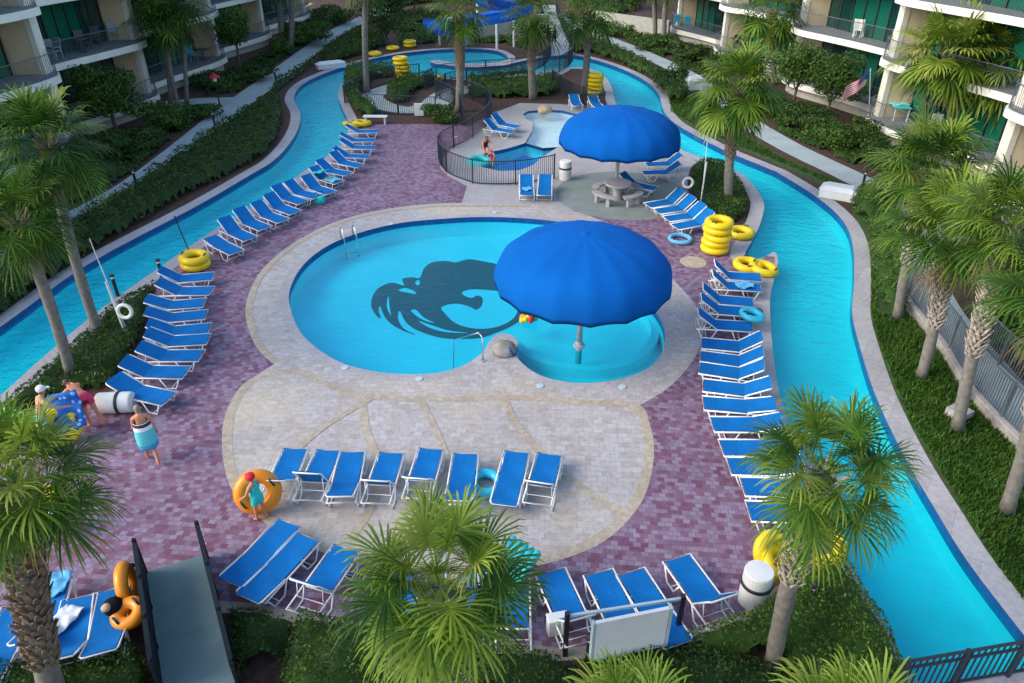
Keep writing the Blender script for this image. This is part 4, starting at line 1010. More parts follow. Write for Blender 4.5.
for k in range(5):
    q = MB(); q.tube([(-.30+.15*k,-.55,0),(-.30+.15*k,-.5,.02),(-.30+.15*k,.5,.02),(-.30+.15*k,.55,0)], .085, 8, rads=[.03,.085,.085,.03]); q.build('air_chamber', M['teal' if k else 'cyan'], o, smooth=True)
o = empty('green_raft', G(8,418,.35)); o.rotation_euler = (.2,.15,R(80)); tag(o, 'bright green inflatable raft at the far left by the palm fronds', 'raft')
for k in range(4):
    q = MB(); q.tube([(-.27+.18*k,-.85,0),(-.27+.18*k,-.8,.02),(-.27+.18*k,.8,.02),(-.27+.18*k,.85,0)], .10, 8, rads=[.03,.10,.10,.03]); q.build('air_chamber', M['green'], o, smooth=True)
o = empty('beach_bag', G(115,610,.40), .3); o.scale = (.72,.72,.72); tag(o, 'black beach bag with a pale cap on a lounger by the boardwalk', 'bag')
q = MB(); q.lathe([(.22,0),(.27,.10),(.25,.26),(.16,.34),(.02,.36)], 18); q.build('body', M['bagblack'], o, smooth=True)
q = MB(); q.lathe([(.13,.0),(.13,.06),(.08,.12),(.01,.13)], 14, (-.12,-.14,.27)); q.build('cap', M['rock'], o, smooth=True)
q = MB(); q.tube([(.1,-.1,.28),(.12,-.05,.45),(.12,.08,.45),(.1,.12,.28)], .014, 6); q.build('handle', M['bagblack'], o, smooth=True)
o = empty('beach_bag', G(320,203,.0), .5); tag(o, 'green beach bag at the foot of a left bank lounger', 'bag')
q = MB(); q.lathe([(.24,0),(.28,.12),(.25,.34),(.2,.36)], 16); q.build('body', M['teal'], o, smooth=True)
q = MB(); q.tube([(-.2,0,.34),(-.15,0,.52),(.15,0,.52),(.2,0,.34)], .015, 6); q.build('handle', M['dark'], o, smooth=True)
o = empty('side_table', G(55,533)); tag(o, 'round white side table under the left front palm', 'side table')
q = MB(); q.lathe([(.40,.44),(.42,.46),(.40,.48),(.02,.48)], 24); q.build('table_top', M['white'], o)
for k in range(3):
    a = k*2.1; q = MB(); q.tube([(.25*math.cos(a), .25*math.sin(a), .45),(.34*math.cos(a), .34*math.sin(a), 0)], .02, 6); q.build('leg', M['white'], o)
o = draped((63,414), 0, .95, 1.05, 'spotted', 'large blue spotted beach cloth held up between two bathers', z=.72, rz=.25, tilt=0, wav=.06); o.rotation_euler = (R(58), R(-14), .35)
# ================================================================ APARTMENT BUILDINGS
def apartments(side, tips, label, floors, group):
    """tips: (x, y) of the rounded far end of each balcony bay, near to far; side -1 left, +1 right"""
    o = empty('apartment_building', (0,0,0)); o.location = (tips[0][0]+side*4, tips[0][1], 0); org = Vector(o.location); tag(o, label, 'apartment building', group)
    def W(x, y, z=0): return Vector((x, y, z)) - org
    s = side
    nb = len(tips)
    for b in range(nb):
        tx, ty = tips[b]; y0 = tips[b-1][1] if b > 0 else ty - 10.2; px_ = tips[b-1][0] if b > 0 else tx + s*1.2
        pitch = ty - y0
        xb0 = px_ + s*3.0; xb1 = tx + s*2.25         # glass line at the near and far end
        dirv = Vector((xb1-xb0, pitch, 0)).normalized()
        # balcony outline, near end -> rounded far end
        fr = [(px_ + s*1.9, y0 + .1), (px_ + (tx-px_)*.3 + s*1.35, y0 + pitch*.3), (px_ + (tx-px_)*.55 + s*.62, y0 + pitch*.55), (tx + s*.16, y0 + pitch*.78), (tx - s*.02, ty - .9), (tx + s*.10, ty - .25), (tx + s*.55, ty + .28), (tx + s*1.0, ty + .48), (tx + s*1.6, ty + .45)]
        fr = spline(fr, False, 4)
        out = [W(x, y) for x, y in fr] + [W(xb1 + s*.3, ty + .40), W(xb0 + s*.3, y0 + .1)]
        for fl, z in enumerate(floors):
            sl = MB(); sl.prism(out, z-.34, z); ob = sl.build('balcony', M['slab'], o)
            ft = MB(); ins = offset(out, -.10); ft.prism(ins, z+.003, z+.012); ft.build('floor_finish', M['slabtop'], ob)
            if fl < len(floors)-0:
                rail = MB(); line = [W(x, y) for x, y in fr]; line = offset(line, 0, False)
                cx = sum(p.x for p in line)/len(line); cy = sum(p.y for p in line)/len(line)
                line = [p + (Vector((cx + s*1.4, cy, 0)) - p).normalized()*.12 for p in line]
                for p, q in zip(line, line[1:]):
                    for h in (.08, 1.05): rail.bar(p + Vector((0,0,z+h)), q + Vector((0,0,z+h)), .04, .035)
                    L = (q-p).length; n = max(1, int(L/.12))
                    for k in range(n): rail.box(p.lerp(q, k/n) + Vector((0,0,z+.56)), (.014,.014,.96))
                rail.build('railing', M['greyrail'], ob)
            top = floors[fl+1]-.34 if fl+1 < len(floors) else z + 2.8
            # glazing: tall panels between dark mullions
            n = 8; a = W(xb0, y0 + .9); e = W(xb1, ty - .75)
            for k in range(n):
                p = a.lerp(e, k/n); q = a.lerp(e, (k+1)/n); w = MB(); w.bar(p.lerp(q, .04) + Vector((0,0,(z+top)/2)), p.lerp(q, .96) + Vector((0,0,(z+top)/2)), .05, top-z-.06)
                w.build('window', M['glassdark' if (k*7+b*3+fl*5) % 5 in (0, 3) else 'glass'], o)
            fm = MB()
            for k in range(n+1): fm.bar(a.lerp(e, k/n) + Vector((-s*.03,0,(z+top)/2-.001)), a.lerp(e, k/n) + Vector((-s*.03,.07,(z+top)/2-.001)), .10, top-z-.02)
            fm.build('window_frame', M['frame'], o)
            # party wall with a white pier at its outer end
            wl = MB(); wl.bar(W(tx + s*.95, ty - .15, (z+top)/2), W(xb1 + s*.3, ty - .15, (z+top)/2), .55, top-z-.004); wl.build('party_wall', M['wallcream'], o)
            pi = MB(); pi.box(W(tx + s*.80, ty - .15, (z+top)/2), (.28,.62,top-z-.002)); pi.build('pier', M['pier'], o)
        # plinth below the ground terrace
        pl = MB(); pl.prism(offset(out, -.35), -.05, floors[0]-.345); pl.build('plinth', M['foot'], o)
    # body behind the glass and roof
    bd = MB(); pts = [W(tips[0][0] + s*4.6, tips[0][1]-10.4), *[W(x + s*3.25, y + .3) for x, y in tips], W(tips[-1][0] + s*16, tips[-1][1]+.3), W(tips[0][0] + s*18, tips[0][1]-10.4)]
    bd.prism(pts, -.05, floors[-1]+2.8); bd.build('rear_wall', M['wallcream'], o)
    rf = MB(); rf.prism(offset(pts, 2.6), floors[-1]+2.803, floors[-1]+3.2); rf.build('roof', M['slab'], o)
    return o
TL = [(-22.8,28.4),(-22.3,38.8),(-21.8,47.9),(-21.2,59.0),(-20.6,69.0),(-19.6,79.5)]
TR = [(20.9,32.6),(19.8,42.7),(18.2,52.8),(15.8,62.6),(14.1,72.3)]
FL = [.9, 4.05, 7.15]
apartments(-1, TL, 'cream apartment block with rounded balconies and green glass on the left', FL, 'apartment blocks')
apartments(1, TR, 'cream apartment block with rounded balconies and green glass on the right', FL, 'apartment blocks')
def chair(loc, rz, label, mat='outdoor'):
    o = empty('balcony_chair', loc, rz); tag(o, label, 'chair', 'balcony chairs')
    q = MB(); q.box((0,0,.42), (.52,.50,.05)); q.build('seat', M[mat], o, bevel=.01)
    q = MB(); q.box((0,.26,.74), (.52,.05,.60), M=Matrix.Rotation(R(-12), 3, 'X')); q.build('backrest', M[mat], o, bevel=.01)
    for sx in (-1, 1):
        for sy in (-1, 1): q = MB(); q.box((sx*.23, sy*.21, .2), (.04,.04,.4)); q.build('leg', M[mat], o)
    for sx in (-1, 1): q = MB(); q.box((sx*.27,.02,.62), (.05,.46,.04)); q.build('armrest', M[mat], o)
def btable(loc, label, mat='furndark', r=.5):
    o = empty('balcony_table', loc); tag(o, label, 'table', 'balcony tables')
    q = MB(); q.lathe([(r,.70),(r,.74),(.02,.74)], 20); q.build('table_top', M[mat], o)
    q = MB(); q.lathe([(.25,0),(.05,.05),(.05,.70)], 12); q.build('pedestal', M[mat], o)
def onz(px, py, z): return G(px, py, z)
z1, z2, z3 = .915, 4.065, 7.165
def onb(px, py, z, gap=.55):
    q = G(px, py, z); T = TL if q.x < 0 else TR; sg = -1 if q.x < 0 else 1
    ts = [(T[0][0] + sg*1.2, T[0][1]-10.2)] + T
    for (xa, ya), (xb, yb) in zip(ts, ts[1:]):
        if ya <= q.y <= yb:
            f = (q.y-ya)/(yb-ya); gx = (xa + sg*3.0)*(1-f) + (xb + sg*2.25)*f
            if sg*(gx - q.x) < gap: q.x = gx - sg*gap
            q.y = min(q.y, yb - .75)
            break
    return q
for px, py, z, rz, mat, L in [(8,57,z2,.4,'outdoor','pale chair at the far left end of the left middle balcony'),(30,55,z2,-.4,'outdoor','pale chair beside the table on the near left middle balcony'),(117,36,z2,.5,'outdoor','pale blue chair by the potted plant on the left middle balcony'),(64,46,z2,.9,'furndark','dark chair at the inner end of the left middle balcony'),(75,45,z2,-.8,'furndark','dark chair in the middle of the left middle balcony'),(90,42,z2,.3,'furndark','dark chair third along the left middle balcony'),(187,57,z1,.8,'towelblue','blue chair on the left ground terrace behind the palms'),(218,51,z1,-.4,'outdoor','grey chair at the rounded end of the left ground terrace'),
   (868,33,z2,2.6,'white','white chair by the pier on the right middle balcony, left one'),(890,33,z2,2.3,'white','white chair by the pier on the right middle balcony, right one'),(676,22,z1,3.0,'cyan','turquoise chair on the far right terrace, left one'),(687,24,z1,2.8,'cyan','turquoise chair on the far right terrace, right one'),(728,40,z1,2.5,'furndark','dark chair on the right terrace behind the palm, left one'),(741,42,z1,2.8,'furndark','dark chair on the right terrace behind the palm, right one'),(889,109,z1,2.6,'towelblue','blue chair on the right terrace with the flag'),(934,128,z1,2.9,'white','white chair on the right terrace with the flag'),(925,44,z2,2.6,'white','white chair on the nearest right middle balcony')]:
    chair(onb(px, py+4, z), rz, L, mat)
for px, py, z, L in [(18,62,z2,'dark round table on the near left middle balcony'),(82,50,z2,'dark round table on the left middle balcony'),(735,46,z1,'dark round table on the right terrace behind the palm'),(204,58,z1,'dark round table on the left ground terrace')]: btable(onb(px, py+2, z, .8), L)
tp = onb(905,117,z1,.75); o = empty('balcony_table', tp, 1.4); tag(o, 'green topped table on the right terrace with the flag', 'table', 'balcony tables')
q = MB(); q.box((0,0,.74), (1.5,.85,.05)); q.build('table_top', M['teal'], o)
for sx in (-1,1):
    for sy in (-1,1): q = MB(); q.box((sx*.65,sy*.35,.36), (.05,.05,.71)); q.build('leg', M['white'], o)
draped((900,102), 0, 1.1, .7, 'aqua', 'pale aqua towel lying on the green topped terrace table', z=z1+.80, rz=.2).location = tp + Vector((0,.1,.80))
# flag on a short pole
fp = onz(861,113,z1); o = empty('flag', fp + Vector((.1,.1,.9))); tag(o, 'red and white striped flag with blue corner leaning off the right terrace', 'flag')
q = MB(); q.tube([(0.3,.1,-.4),(-.2,-.2,1.3)], .02, 6); q.build('flag_pole', M['white'], o)
def flagmesh(x0, x1, y0, y1, n=12, dz=0):
    mb = MB(); vs = []
    for i in range(n+1):
        for j in range(n+1):
            u = x0+(x1-x0)*i/n; v = y0+(y1-y0)*j/n; vs.append((-.15-u*.95-.12*v, -.18-.15*u+.06*math.sin(u*9+v*2)-dz, 1.22-v*.95-u*.62+.03*math.sin(u*7)))
    mb.add(vs, [(i*(n+1)+j, (i+1)*(n+1)+j, (i+1)*(n+1)+j+1, i*(n+1)+j+1) for i in range(n) for j in range(n)]); return mb
f13 = MB()
for k in range(13):
    pass
fm = flagmesh(0, 1.15, 0, .78, 26); n = 27
fm.m = [0 if (j*13//26) % 2 == 0 else 1 for i in range(26) for j in range(26)]
fm.build('stripes', [M['pink'], M['white']], o); o.scale = (1.2,1.2,1.2)
flagmesh(0, .48, 0, .42, 8, .012).build('canton', M['tileband'], o)
# plant pot on the left balcony
pp = onz(135,38,z2); o = empty('potted_palm', pp); tag(o, 'potted fern palm at the end of the left middle balcony', 'potted plant')
q = MB(); q.lathe([(.16,0),(.22,.4),(.2,.42)], 14); q.build('pot', M['rock'], o)
V, Fs, T = [], [], []
for i in range(12): fan_frond(V, Fs, T, np.array([0,0,.5]), i*2.4, .9-.07*i, .5, .5, 9, .6, .6)
npmesh('fronds', np.array(V), np.array(Fs), M['frond'], o, np.clip(T,0,1))

# ================================================================ WATER SLIDE AND FAR WALL
o = empty('water_slide', G(470,46)); org = Vector(o.location); tag(o, 'blue open water slide curving down into the far pond', 'water slide')
path = [(476,-14,6.4),(482,4,5.0),(492,10.5,3.9),(508,9,3.5),(518,3,3.3)]
path2 = [(530,15,3.0),(512,21,2.6),(485,26,2.2),(455,30,1.9),(438,31,1.7),(432,31,1.4),(440,36,1.0),(456,40,.6),(463,47,.25)]
def flume(px, name):
    c = [G(x, y, z) - org for x, y, z in px]
    cc = []
    for i in range(len(c)-1):
        p0, p1, p2, p3 = c[max(i-1,0)], c[i], c[i+1], c[min(i+2,len(c)-1)]
        for k in range(6):
            t = k/6; cc.append(.5*((2*p1)+(-p0+p2)*t+(2*p0-5*p1+4*p2-p3)*t*t+(-p0+3*p1-3*p2+p3)*t**3))
    cc.append(c[-1]); mb = MB(); vs = []; m = 10
    for lay in (0, 1):
        for i, p in enumerate(cc):
            t = (cc[min(i+1,len(cc)-1)] - cc[max(i-1,0)]); t.z = 0; t.normalize(); sd = Vector((-t.y, t.x, 0))
            for k in range(m+1):
                a = math.pi*(k/m)*1.12 - .06*math.pi; r = .78 - .06*lay
                vs.append(p + sd*(-math.cos(a))*r + Vector((0,0,.78-math.sin(a)*r)))
    q = len(cc)*(m+1); fs = []
    for i in range(len(cc)-1):
        for k in range(m): b = i*(m+1)+k; fs += [(b, b+1, b+m+2, b+m+1), (q+b+m+1, q+b+m+2, q+b+1, q+b)]
        for k in (0, m): b = i*(m+1)+k; fs.append((b, b+m+1, q+b+m+1, q+b))
    mb.add(vs, fs); mb.build(name, M['slide'], o, smooth=True)
flume(path, 'upper_flume'); flume(path2, 'lower_flume')
for px, py, zz in ((497,49,3.4),(440,45,1.6),(470,44,2.0),(514,47,2.8),(478,40,4.6)):
    q = MB(); b = G(px, py) - org; q.tube([b, b + Vector((0,0,zz))], .11, 8); q.build('support_post', M['white'], o)
q = MB(); wa, wb = G(462,42), G(548,36); q.bar(wa + Vector((0,0,.9)), wb + Vector((0,0,.9)), .35, 1.9); tag(q.build('garden_wall', M['foot']), 'pale rendered wall behind the water slide', 'wall')
q = MB(); wa, wb = G(596,30), G(668,41); q.bar(wa + Vector((0,0,.8)), wb + Vector((0,0,.8)), .35, 1.7); tag(q.build('garden_wall', M['foot']), 'pale wall beside the top of the right path', 'wall')
q = MB(); wa, wb = G(313,14), G(290,30); q.bar(wa + Vector((0,0,.5)), wb + Vector((0,0,.5)), .35, 1.1); tag(q.build('garden_wall', M['wallcream']), 'cream wall at the far end of the left block', 'wall')
# ================================================================ PEOPLE
def person(loc, rz, label, h=1.74, torso=0, hip=(10,-10), knee=(5,15), arm=((5,10,15),(5,10,15)), head=0, skin='skin', hair='hairbrown', hairlen=0, female=False, outfit=(), twist=0):
    """one continuous skinned body; angles in degrees; faces +Y. arm: (forward, outward, elbow) left/right"""
    s = h/1.74; o = empty('person', loc, rz); tag(o, label, 'person')
    J = {}; E = []
    def a(n, p, r, par=None): J[n] = (Vector(p), r if isinstance(r, tuple) else (r, r)); (E.append((par, n)) if par else None)
    t = R(torso); u = Vector((0, math.sin(t), math.cos(t))); hd = t*.6 + R(head); uh = Vector((0, math.sin(hd), math.cos(hd))); fh = Vector((0, math.cos(hd), -math.sin(hd)))
    hw = .095 if female else .09; sw = .165 if female else .19
    a('pelvis', (0,0,0), (.135,.105)); a('waist', u*.15, (.115,.09), 'pelvis'); a('chest', u*.34, (.145,.105), 'waist'); a('collar', u*.47, (.09,.075), 'chest')
    a('neck', u*.53 + uh*.02, .052, 'collar'); a('jaw', u*.53 + uh*.09 + fh*.02, .068, 'neck'); a('skull', u*.53 + uh*.165 + fh*.012, .092, 'jaw'); a('crown', u*.53 + uh*.235, .06, 'skull')
    a('nose', u*.53 + uh*.135 + fh*.105, .014, 'skull')
    for k, sx in enumerate((-1, 1)):
        S = 'LR'[k]; af, ab, el = (R(x) for x in arm[k]); sh = u*.445 + Vector((sx*sw, 0, 0))
        d1 = Vector((sx*math.sin(ab), math.sin(af)*math.cos(ab), -math.cos(af)*math.cos(ab))); d2 = Vector((sx*math.sin(ab)*.6, math.sin(af+el), -math.cos(af+el))).normalized()
        a('sh'+S, sh, .062, 'collar'); a('el'+S, sh + d1*.285, .043, 'sh'+S); a('wr'+S, sh + d1*.285 + d2*.25, .028, 'el'+S); a('ha'+S, sh + d1*.285 + d2*.325, (.038,.02), 'wr'+S)
        hf, kn = R(hip[k]), R(knee[k]); hp = Vector((sx*hw, 0, -.06)); d1 = Vector((sx*.03, math.sin(hf), -math.cos(hf))); d2 = Vector((0, math.sin(hf-kn), -math.cos(hf-kn)))
        a('hi'+S, hp, .092, 'pelvis'); a('th'+S, hp + d1*.2, .078, 'hi'+S); a('kn'+S, hp + d1*.42, .056, 'th'+S); a('ca'+S, hp + d1*.42 + d2*.13, .057, 'kn'+S); a('an'+S, hp + d1*.42 + d2*.40, .036, 'ca'+S)
        f = hp + d1*.42 + d2*.43; a('he'+S, f + Vector((0,-.03,-.015)), .034, 'an'+S); a('to'+S, f + Vector((0,.15,-.02)), (.04,.024), 'an'+S)
    mz = min(p.z - .03 for p, r in J.values())
    for n in J: J[n] = ((J[n][0] - Vector((0,0,mz)))*s, tuple(x*s for x in J[n][1]))
    def skin_mesh(J, E, root, sub=2):
        names = list(J); me = bpy.data.meshes.new('sk'); ix = {n: i for i, n in enumerate(names)}
        me.from_pydata([J[n][0] for n in names], [(ix[x], ix[y]) for x, y in E], []); ob = bpy.data.objects.new('sk', me); COL.objects.link(ob)
        ob.modifiers.new('s', 'SKIN')
        for n in names: me.skin_vertices[0].data[ix[n]].radius = J[n][1]; me.skin_vertices[0].data[ix[n]].use_root = (n == root)
        sb = ob.modifiers.new('u', 'SUBSURF'); sb.levels = sub; sb.render_levels = sub
        dg = bpy.context.evaluated_depsgraph_get(); res = bpy.data.meshes.new_from_object(ob.evaluated_get(dg)); bpy.data.objects.remove(ob); return res
    body = skin_mesh(J, E, 'pelvis'); bm = bmesh.new(); bm.from_mesh(body)
    for S, sx in (('L',-1),('R',1)):                      # fingers and thumb
        w, hnd = J['wr'+S][0], J['ha'+S][0]; d = (hnd-w).normalized(); side = d.cross(Vector((0,1,0.2))).normalized(); pn = d.cross(side).normalized(); FJ, FE = {}, []
        for k in range(5):
            L = (.055,.075,.082,.076,.06)[k]*s; off = side*((-.03,-.021,-.007,.007,.021)[k])*s
            b = hnd + off - (d*.045*s if k == 0 else d*.01*s); dd = (d + side*(-.8 if k == 0 else (k-2.5)*.06)).normalized()
            FJ['a%d' % k] = (b, (.009*s,)*2); FJ['b%d' % k] = (b + dd*L*.55, (.0085*s,)*2); FJ['c%d' % k] = (b + dd*L*.9 + pn*.015*s, (.007*s,)*2); FE += [('a%d' % k, 'b%d' % k), ('b%d' % k, 'c%d' % k)]
            fj = {n: FJ[n] for n in FJ if n.endswith(str(k))}; fm = skin_mesh(fj, [e for e in FE if e[0] in fj], 'a%d' % k, 1); bm.from_mesh(fm)
    me = bpy.data.meshes.new('body'); bm.to_mesh(me); me.materials.append(M[skin]); me.polygons.foreach_set('use_smooth', [True]*len(me.polygons))
    bo = bpy.data.objects.new('body', me); COL.objects.link(bo); bo.parent = o
    # which bone each face lies on
    names = [(x, y) for x, y in E]
    def bone(c):
        best = None
        for x, y in names:
            A, Bv = J[x][0], J[y][0]; ab = Bv-A; t_ = max(0, min(1, (c-A).dot(ab)/(ab.length_squared+1e-9))); dd = (A+ab*t_-c).length - (J[x][1][0]*(1-t_)+J[y][1][0]*t_)
            if best is None or dd < best[0]: best = (dd, x, y, t_)
        return best
    bm.normal_update(); info = {f.index: bone(f.calc_center_median()) for f in bm.faces} if bm.faces.ensure_lookup_table() is None else {}
    bm.faces.index_update(); info = {f.index: bone(f.calc_center_median()) for f in bm.faces}
    def shell(name, test, off, mat, flare=0.0):
        fs = [f for f in bm.faces if test(*info[f.index][1:], f.calc_center_median())]
        if not fs: return
        vs = {}; V = []; F_ = []
        for f in fs:
            r = []
            for v in f.verts:
                if v.index not in vs: vs[v.index] = len(V); V.append(v.co + v.normal*off)
                r.append(vs[v.index])
            F_.append(tuple(r))
        mb = MB(); mb.add(V, F_); ob = mb.build(name, M[mat], o, smooth=True); so = ob.modifiers.new('t', 'SOLIDIFY'); so.thickness = .008; so.offset = 1
        return ob
    bm.verts.index_update()
    for name, mat, legs, up, off in outfit:
        # legs: how far down the thigh (0-2), up: torso bones covered
        def test(x, y, t_, c, legs=legs, up=up):
            if y[:2] == 'hi': return True
            if y[:2] == 'th': return legs >= 1 or t_ < legs
            if y[:2] == 'kn': return legs >= 2 or t_ < legs-1
            if (x, y) == ('pelvis','waist'): return t_ < .55 or up >= 1
            if (x, y) == ('waist','chest'): return up >= 2 or (up >= 1)
            if (x, y) == ('chest','collar'): return up >= 2
            return False
        shell(name, test, off, mat)
    # hair cap over the back and top of the skull
    hc = J['skull'][0]
    shell('hair', lambda x, y, t_, c: (y in ('skull','crown','jaw') and ((c-hc).dot(fh) < .035*s and (c-hc).dot(uh) > -(.05+hairlen)*s or (c-hc).dot(uh) > .055*s)), .012*s, hair)
    for sx in (-1, 1):
        q = MB(); q.lathe([(.001,-.011),(.009,-.006),(.011,0),(.009,.006),(.001,.011)], 8, hc + (fh*.083 + uh*.0 + Vector((sx*.034,0,0)))*s); q.build('eye', M['eye'], o)
        q = MB(); q.lathe([(.001,-.03),(.014,-.02),(.017,.0),(.012,.02),(.001,.03)], 8, hc + (Vector((sx*.096,0,0)) - uh*.02)*s); q.build('ear', M[skin], o, smooth=True)
    q = MB(); q.bar(hc + (fh*.088 - uh*.062 + Vector((-.024,0,0)))*s, hc + (fh*.088 - uh*.062 + Vector((.024,0,0)))*s, .01, .010); q.build('mouth', M['red'], o)
    bm.free(); return o, J, s
# woman in a striped beach towel, walking away to the left back
o, J, s = person(G(154,461), R(28), 'woman seen from behind wrapped in a turquoise, white and black striped towel', 1.70, torso=8, hip=(14,-14), knee=(8,16), arm=((14,10,35),(-6,12,20)), skin='skinred', hair='hairgrey', hairlen=.05, female=True)
tw = MB(); pz = J['pelvis'][0]; ck = J['chest'][0]; n = 24; vs = []
for i in range(13):
    t = i/12; z = ck.z - .02 - t*(ck.z - .52); yy = ck.y*(1-t)*.95; w = .195 + .045*math.sin(t*2.2) ; d = .155 + .055*math.sin(t*2.2)
    for k in range(n): a = 2*math.pi*k/n; f = 1 + .045*t*math.sin(a*5+1); vs.append((w*f*math.cos(a), yy + d*f*math.sin(a), z))
tw.add(vs, [(i*n+k, (i+1)*n+k, (i+1)*n+(k+1) % n, i*n+(k+1) % n) for i in range(12) for k in range(n)])
to = tw.build('towel_wrap', M['wrap'], o, smooth=True); so = to.modifiers.new('t','SOLIDIFY'); so.thickness = .012
# bather bending down
person(G(95,425), R(62), 'bather in red swim trunks bending over a blue cloth', 1.72, torso=72, hip=(6,-16), knee=(14,6), arm=((45,14,25),(60,10,20)), head=10, skin='skinred', hair='hairbrown', outfit=[('swim_trunks','pink',.85,0,.012)])
# man in a white cap
o, J, s = person(G(52,447), R(-38), 'shirtless man in white cap and pale aqua trunks holding a yellow ring', 1.78, torso=22, hip=(12,-6), knee=(12,8), arm=((30,18,40),(38,16,35)), skin='skin', hair='hairbrown', outfit=[('swim_trunks','aqua',1.0,0,.016)])
c = J['skull'][0]; cp_ = MB(); cp_.lathe([(.108,-.01),(.112,.03),(.10,.075),(.06,.108),(.01,.115)], 18, c + Vector((0,.0,.03))); cp_.add([c + Vector(p) for p in ((-.07,.08,.03),(.07,.08,.03),(.06,.20,.015),(-.06,.20,.015))], [(0,1,2,3)]); cp_.build('cap', M['white'], o)
# child in a red cap
o, J, s = person(G(262,519), R(70), 'child in red cap and turquoise cover-up in front of an orange ring', 1.30, torso=5, hip=(8,-6), knee=(6,6), arm=((20,14,30),(10,18,20)), skin='skinred', hair='red', outfit=[('swim_dress','teal',1.0,2,.025)])
c = J['skull'][0]; cp_ = MB(); cp_.lathe([(.105,-.02),(.112,.02),(.10,.07),(.06,.105),(.01,.115)], 18, c + Vector((0,0,.02))); cp_.build('cap', M['red'], o)
person(G(485,158), R(200), 'bather crouching at the edge of the splash pool', 1.66, torso=38, hip=(72,60), knee=(110,95), arm=((50,14,30),(45,18,30)), skin='skinred', hair='hairbrown', hairlen=.06, female=True, outfit=[('swimsuit','dark',.4,2,.01)])
person(Vector(G(493,163.5)) + Vector((0,0,-.32)), R(150), 'small child in pink swimwear in the shallow splash pool', 1.15, torso=20, hip=(30,20), knee=(35,30), arm=((40,25,20),(30,25,20)), skin='skinred', hair='hairbrown', outfit=[('swimsuit','pink',.5,2,.012)])
person(G(554,47), R(5), 'dark clothed person walking away over the far bridge walkway', 1.72, torso=4, hip=(16,-14), knee=(6,18), skin='skin', hair='dark', hairlen=.08, outfit=[('trousers','dark',2,0,.014),('shirt','dark',.3,2,.02)])

# ================================================================ PLANTING
# palms, surveyed base and crown
palm((451,745),(440,592),206,'large fan palm at the lower middle in front of the loungers', n=31, m=40, lo=-.62, warm=.05, seed=3, r0=.23, boots='bootpale', boot_from=.25)
palm((772,668),(824,478),172,'fan palm at the lower right with crown over the river edge', lo=-.42, n=29, m=40, warm=.0, seed=4, r0=.145, boots='bootpale', boot_from=.52)
palm((58,712),(20,490),196,'fan palm at the lower left with a broad criss cross trunk', lo=-.42, n=31, m=38, warm=.04, seed=36, r0=.20, boots='boot', boot_from=.28)
palm((100,338),(48,148),128,'tall smooth trunked fan palm by the left river, upper of two', n=38, m=34, warm=-.16, seed=6, r0=.15, boot_from=.93)
palm((72,378),(18,224),118,'smooth trunked fan palm by the left river, lower of two', n=38, m=34, warm=-.14, seed=7, r0=.15, boot_from=.9)
palm((728,203),(738,92),104,'fan palm in the round mound right of the small canopy', n=40, m=34, warm=.08, seed=8, r0=.20, boot_from=.45)
palm((459,112),(458,14),74,'fan palm among the far fences, leftmost of three', n=32, m=20, warm=-.03, seed=9, r0=.24, boot_from=.45)
palm((533,99),(533,17),70,'fan palm among the far fences, middle of three', n=32, m=20, warm=-.03, seed=10, r0=.24, boot_from=.45)
palm((584,94),(587,10),78,'fan palm among the far fences, rightmost of three', n=32, m=20, warm=-.03, seed=11, r0=.22, boot_from=.55)
palm((367,92),(366,-20),62,'tall thin pale trunked palm by the far hedge', n=28, m=18, seed=12, r0=.20, nboot=0)
palm((187,105),(178,6),78,'fan palm in the left cluster by the building, right one', n=30, m=18, warm=-.12, seed=13, r0=.13, nboot=0)
palm((179,109),(164,26),74,'fan palm in the left cluster by the building, shortest one', n=30, m=18, warm=-.12, seed=14, r0=.13, nboot=0)
palm((171,104),(158,4),78,'fan palm in the left cluster by the building, left one', n=30, m=18, warm=-.12, seed=15, r0=.13, nboot=0)
palm((283,45),(279,-22),56,'palm trunk before the far left terrace, left of two', n=26, m=16, seed=16, r0=.22, nboot=0)
palm((291,48),(290,-28),56,'palm trunk before the far left terrace, right of two', n=26, m=16, seed=17, r0=.22, nboot=0)
palm((990,160),(1006,66),118,'fan palm before the right terrace with leaning brown trunk', n=38, m=32, warm=.10, seed=18, r0=.20, nboot=0)
palm((950,158),(948,58),116,'yellow green fan palm just left of the leaning trunk palm on the right', n=38, m=32, warm=.14, seed=19, r0=.20, boot_from=.5)
palm((897,319),(930,174),132,'fan palm at the upper end of the right lawn', lo=-.25, n=38, m=34, warm=.06, seed=20, r0=.145, boots='bootpale', boot_from=.42)
palm((921,377),(948,240),144,'fan palm on the right lawn with a shaggy pale trunk top', lo=-.25, n=38, m=36, warm=.05, seed=21, r0=.15, boots='bootpale', boot_from=.40)
palm((957,430),(1010,230),150,'fan palm on the right lawn beside the dark light and pale block', lo=-.25, n=38, m=36, warm=.02, seed=22, r0=.15, boots='bootpale', boot_from=.42)
palm((1006,512),(1056,302),160,'fan palm at the right edge, nearest on the right lawn', lo=-.25, n=38, m=36, warm=.02, seed=23, r0=.15, boots='bootpale', boot_from=.5)
palm((775,84),(772,14),92,'fan palm before the right block near the upper middle', n=32, m=20, warm=.06, seed=24, r0=.22, boot_from=.5)
palm((655,44),(652,-24),52,'slim palm trunk by the far right wall, left one', n=24, m=16, seed=25, r0=.2, nboot=0)
palm((664,48),(668,-20),52,'slim palm trunk by the far right wall, right one', n=24, m=16, seed=26, r0=.2, nboot=0)
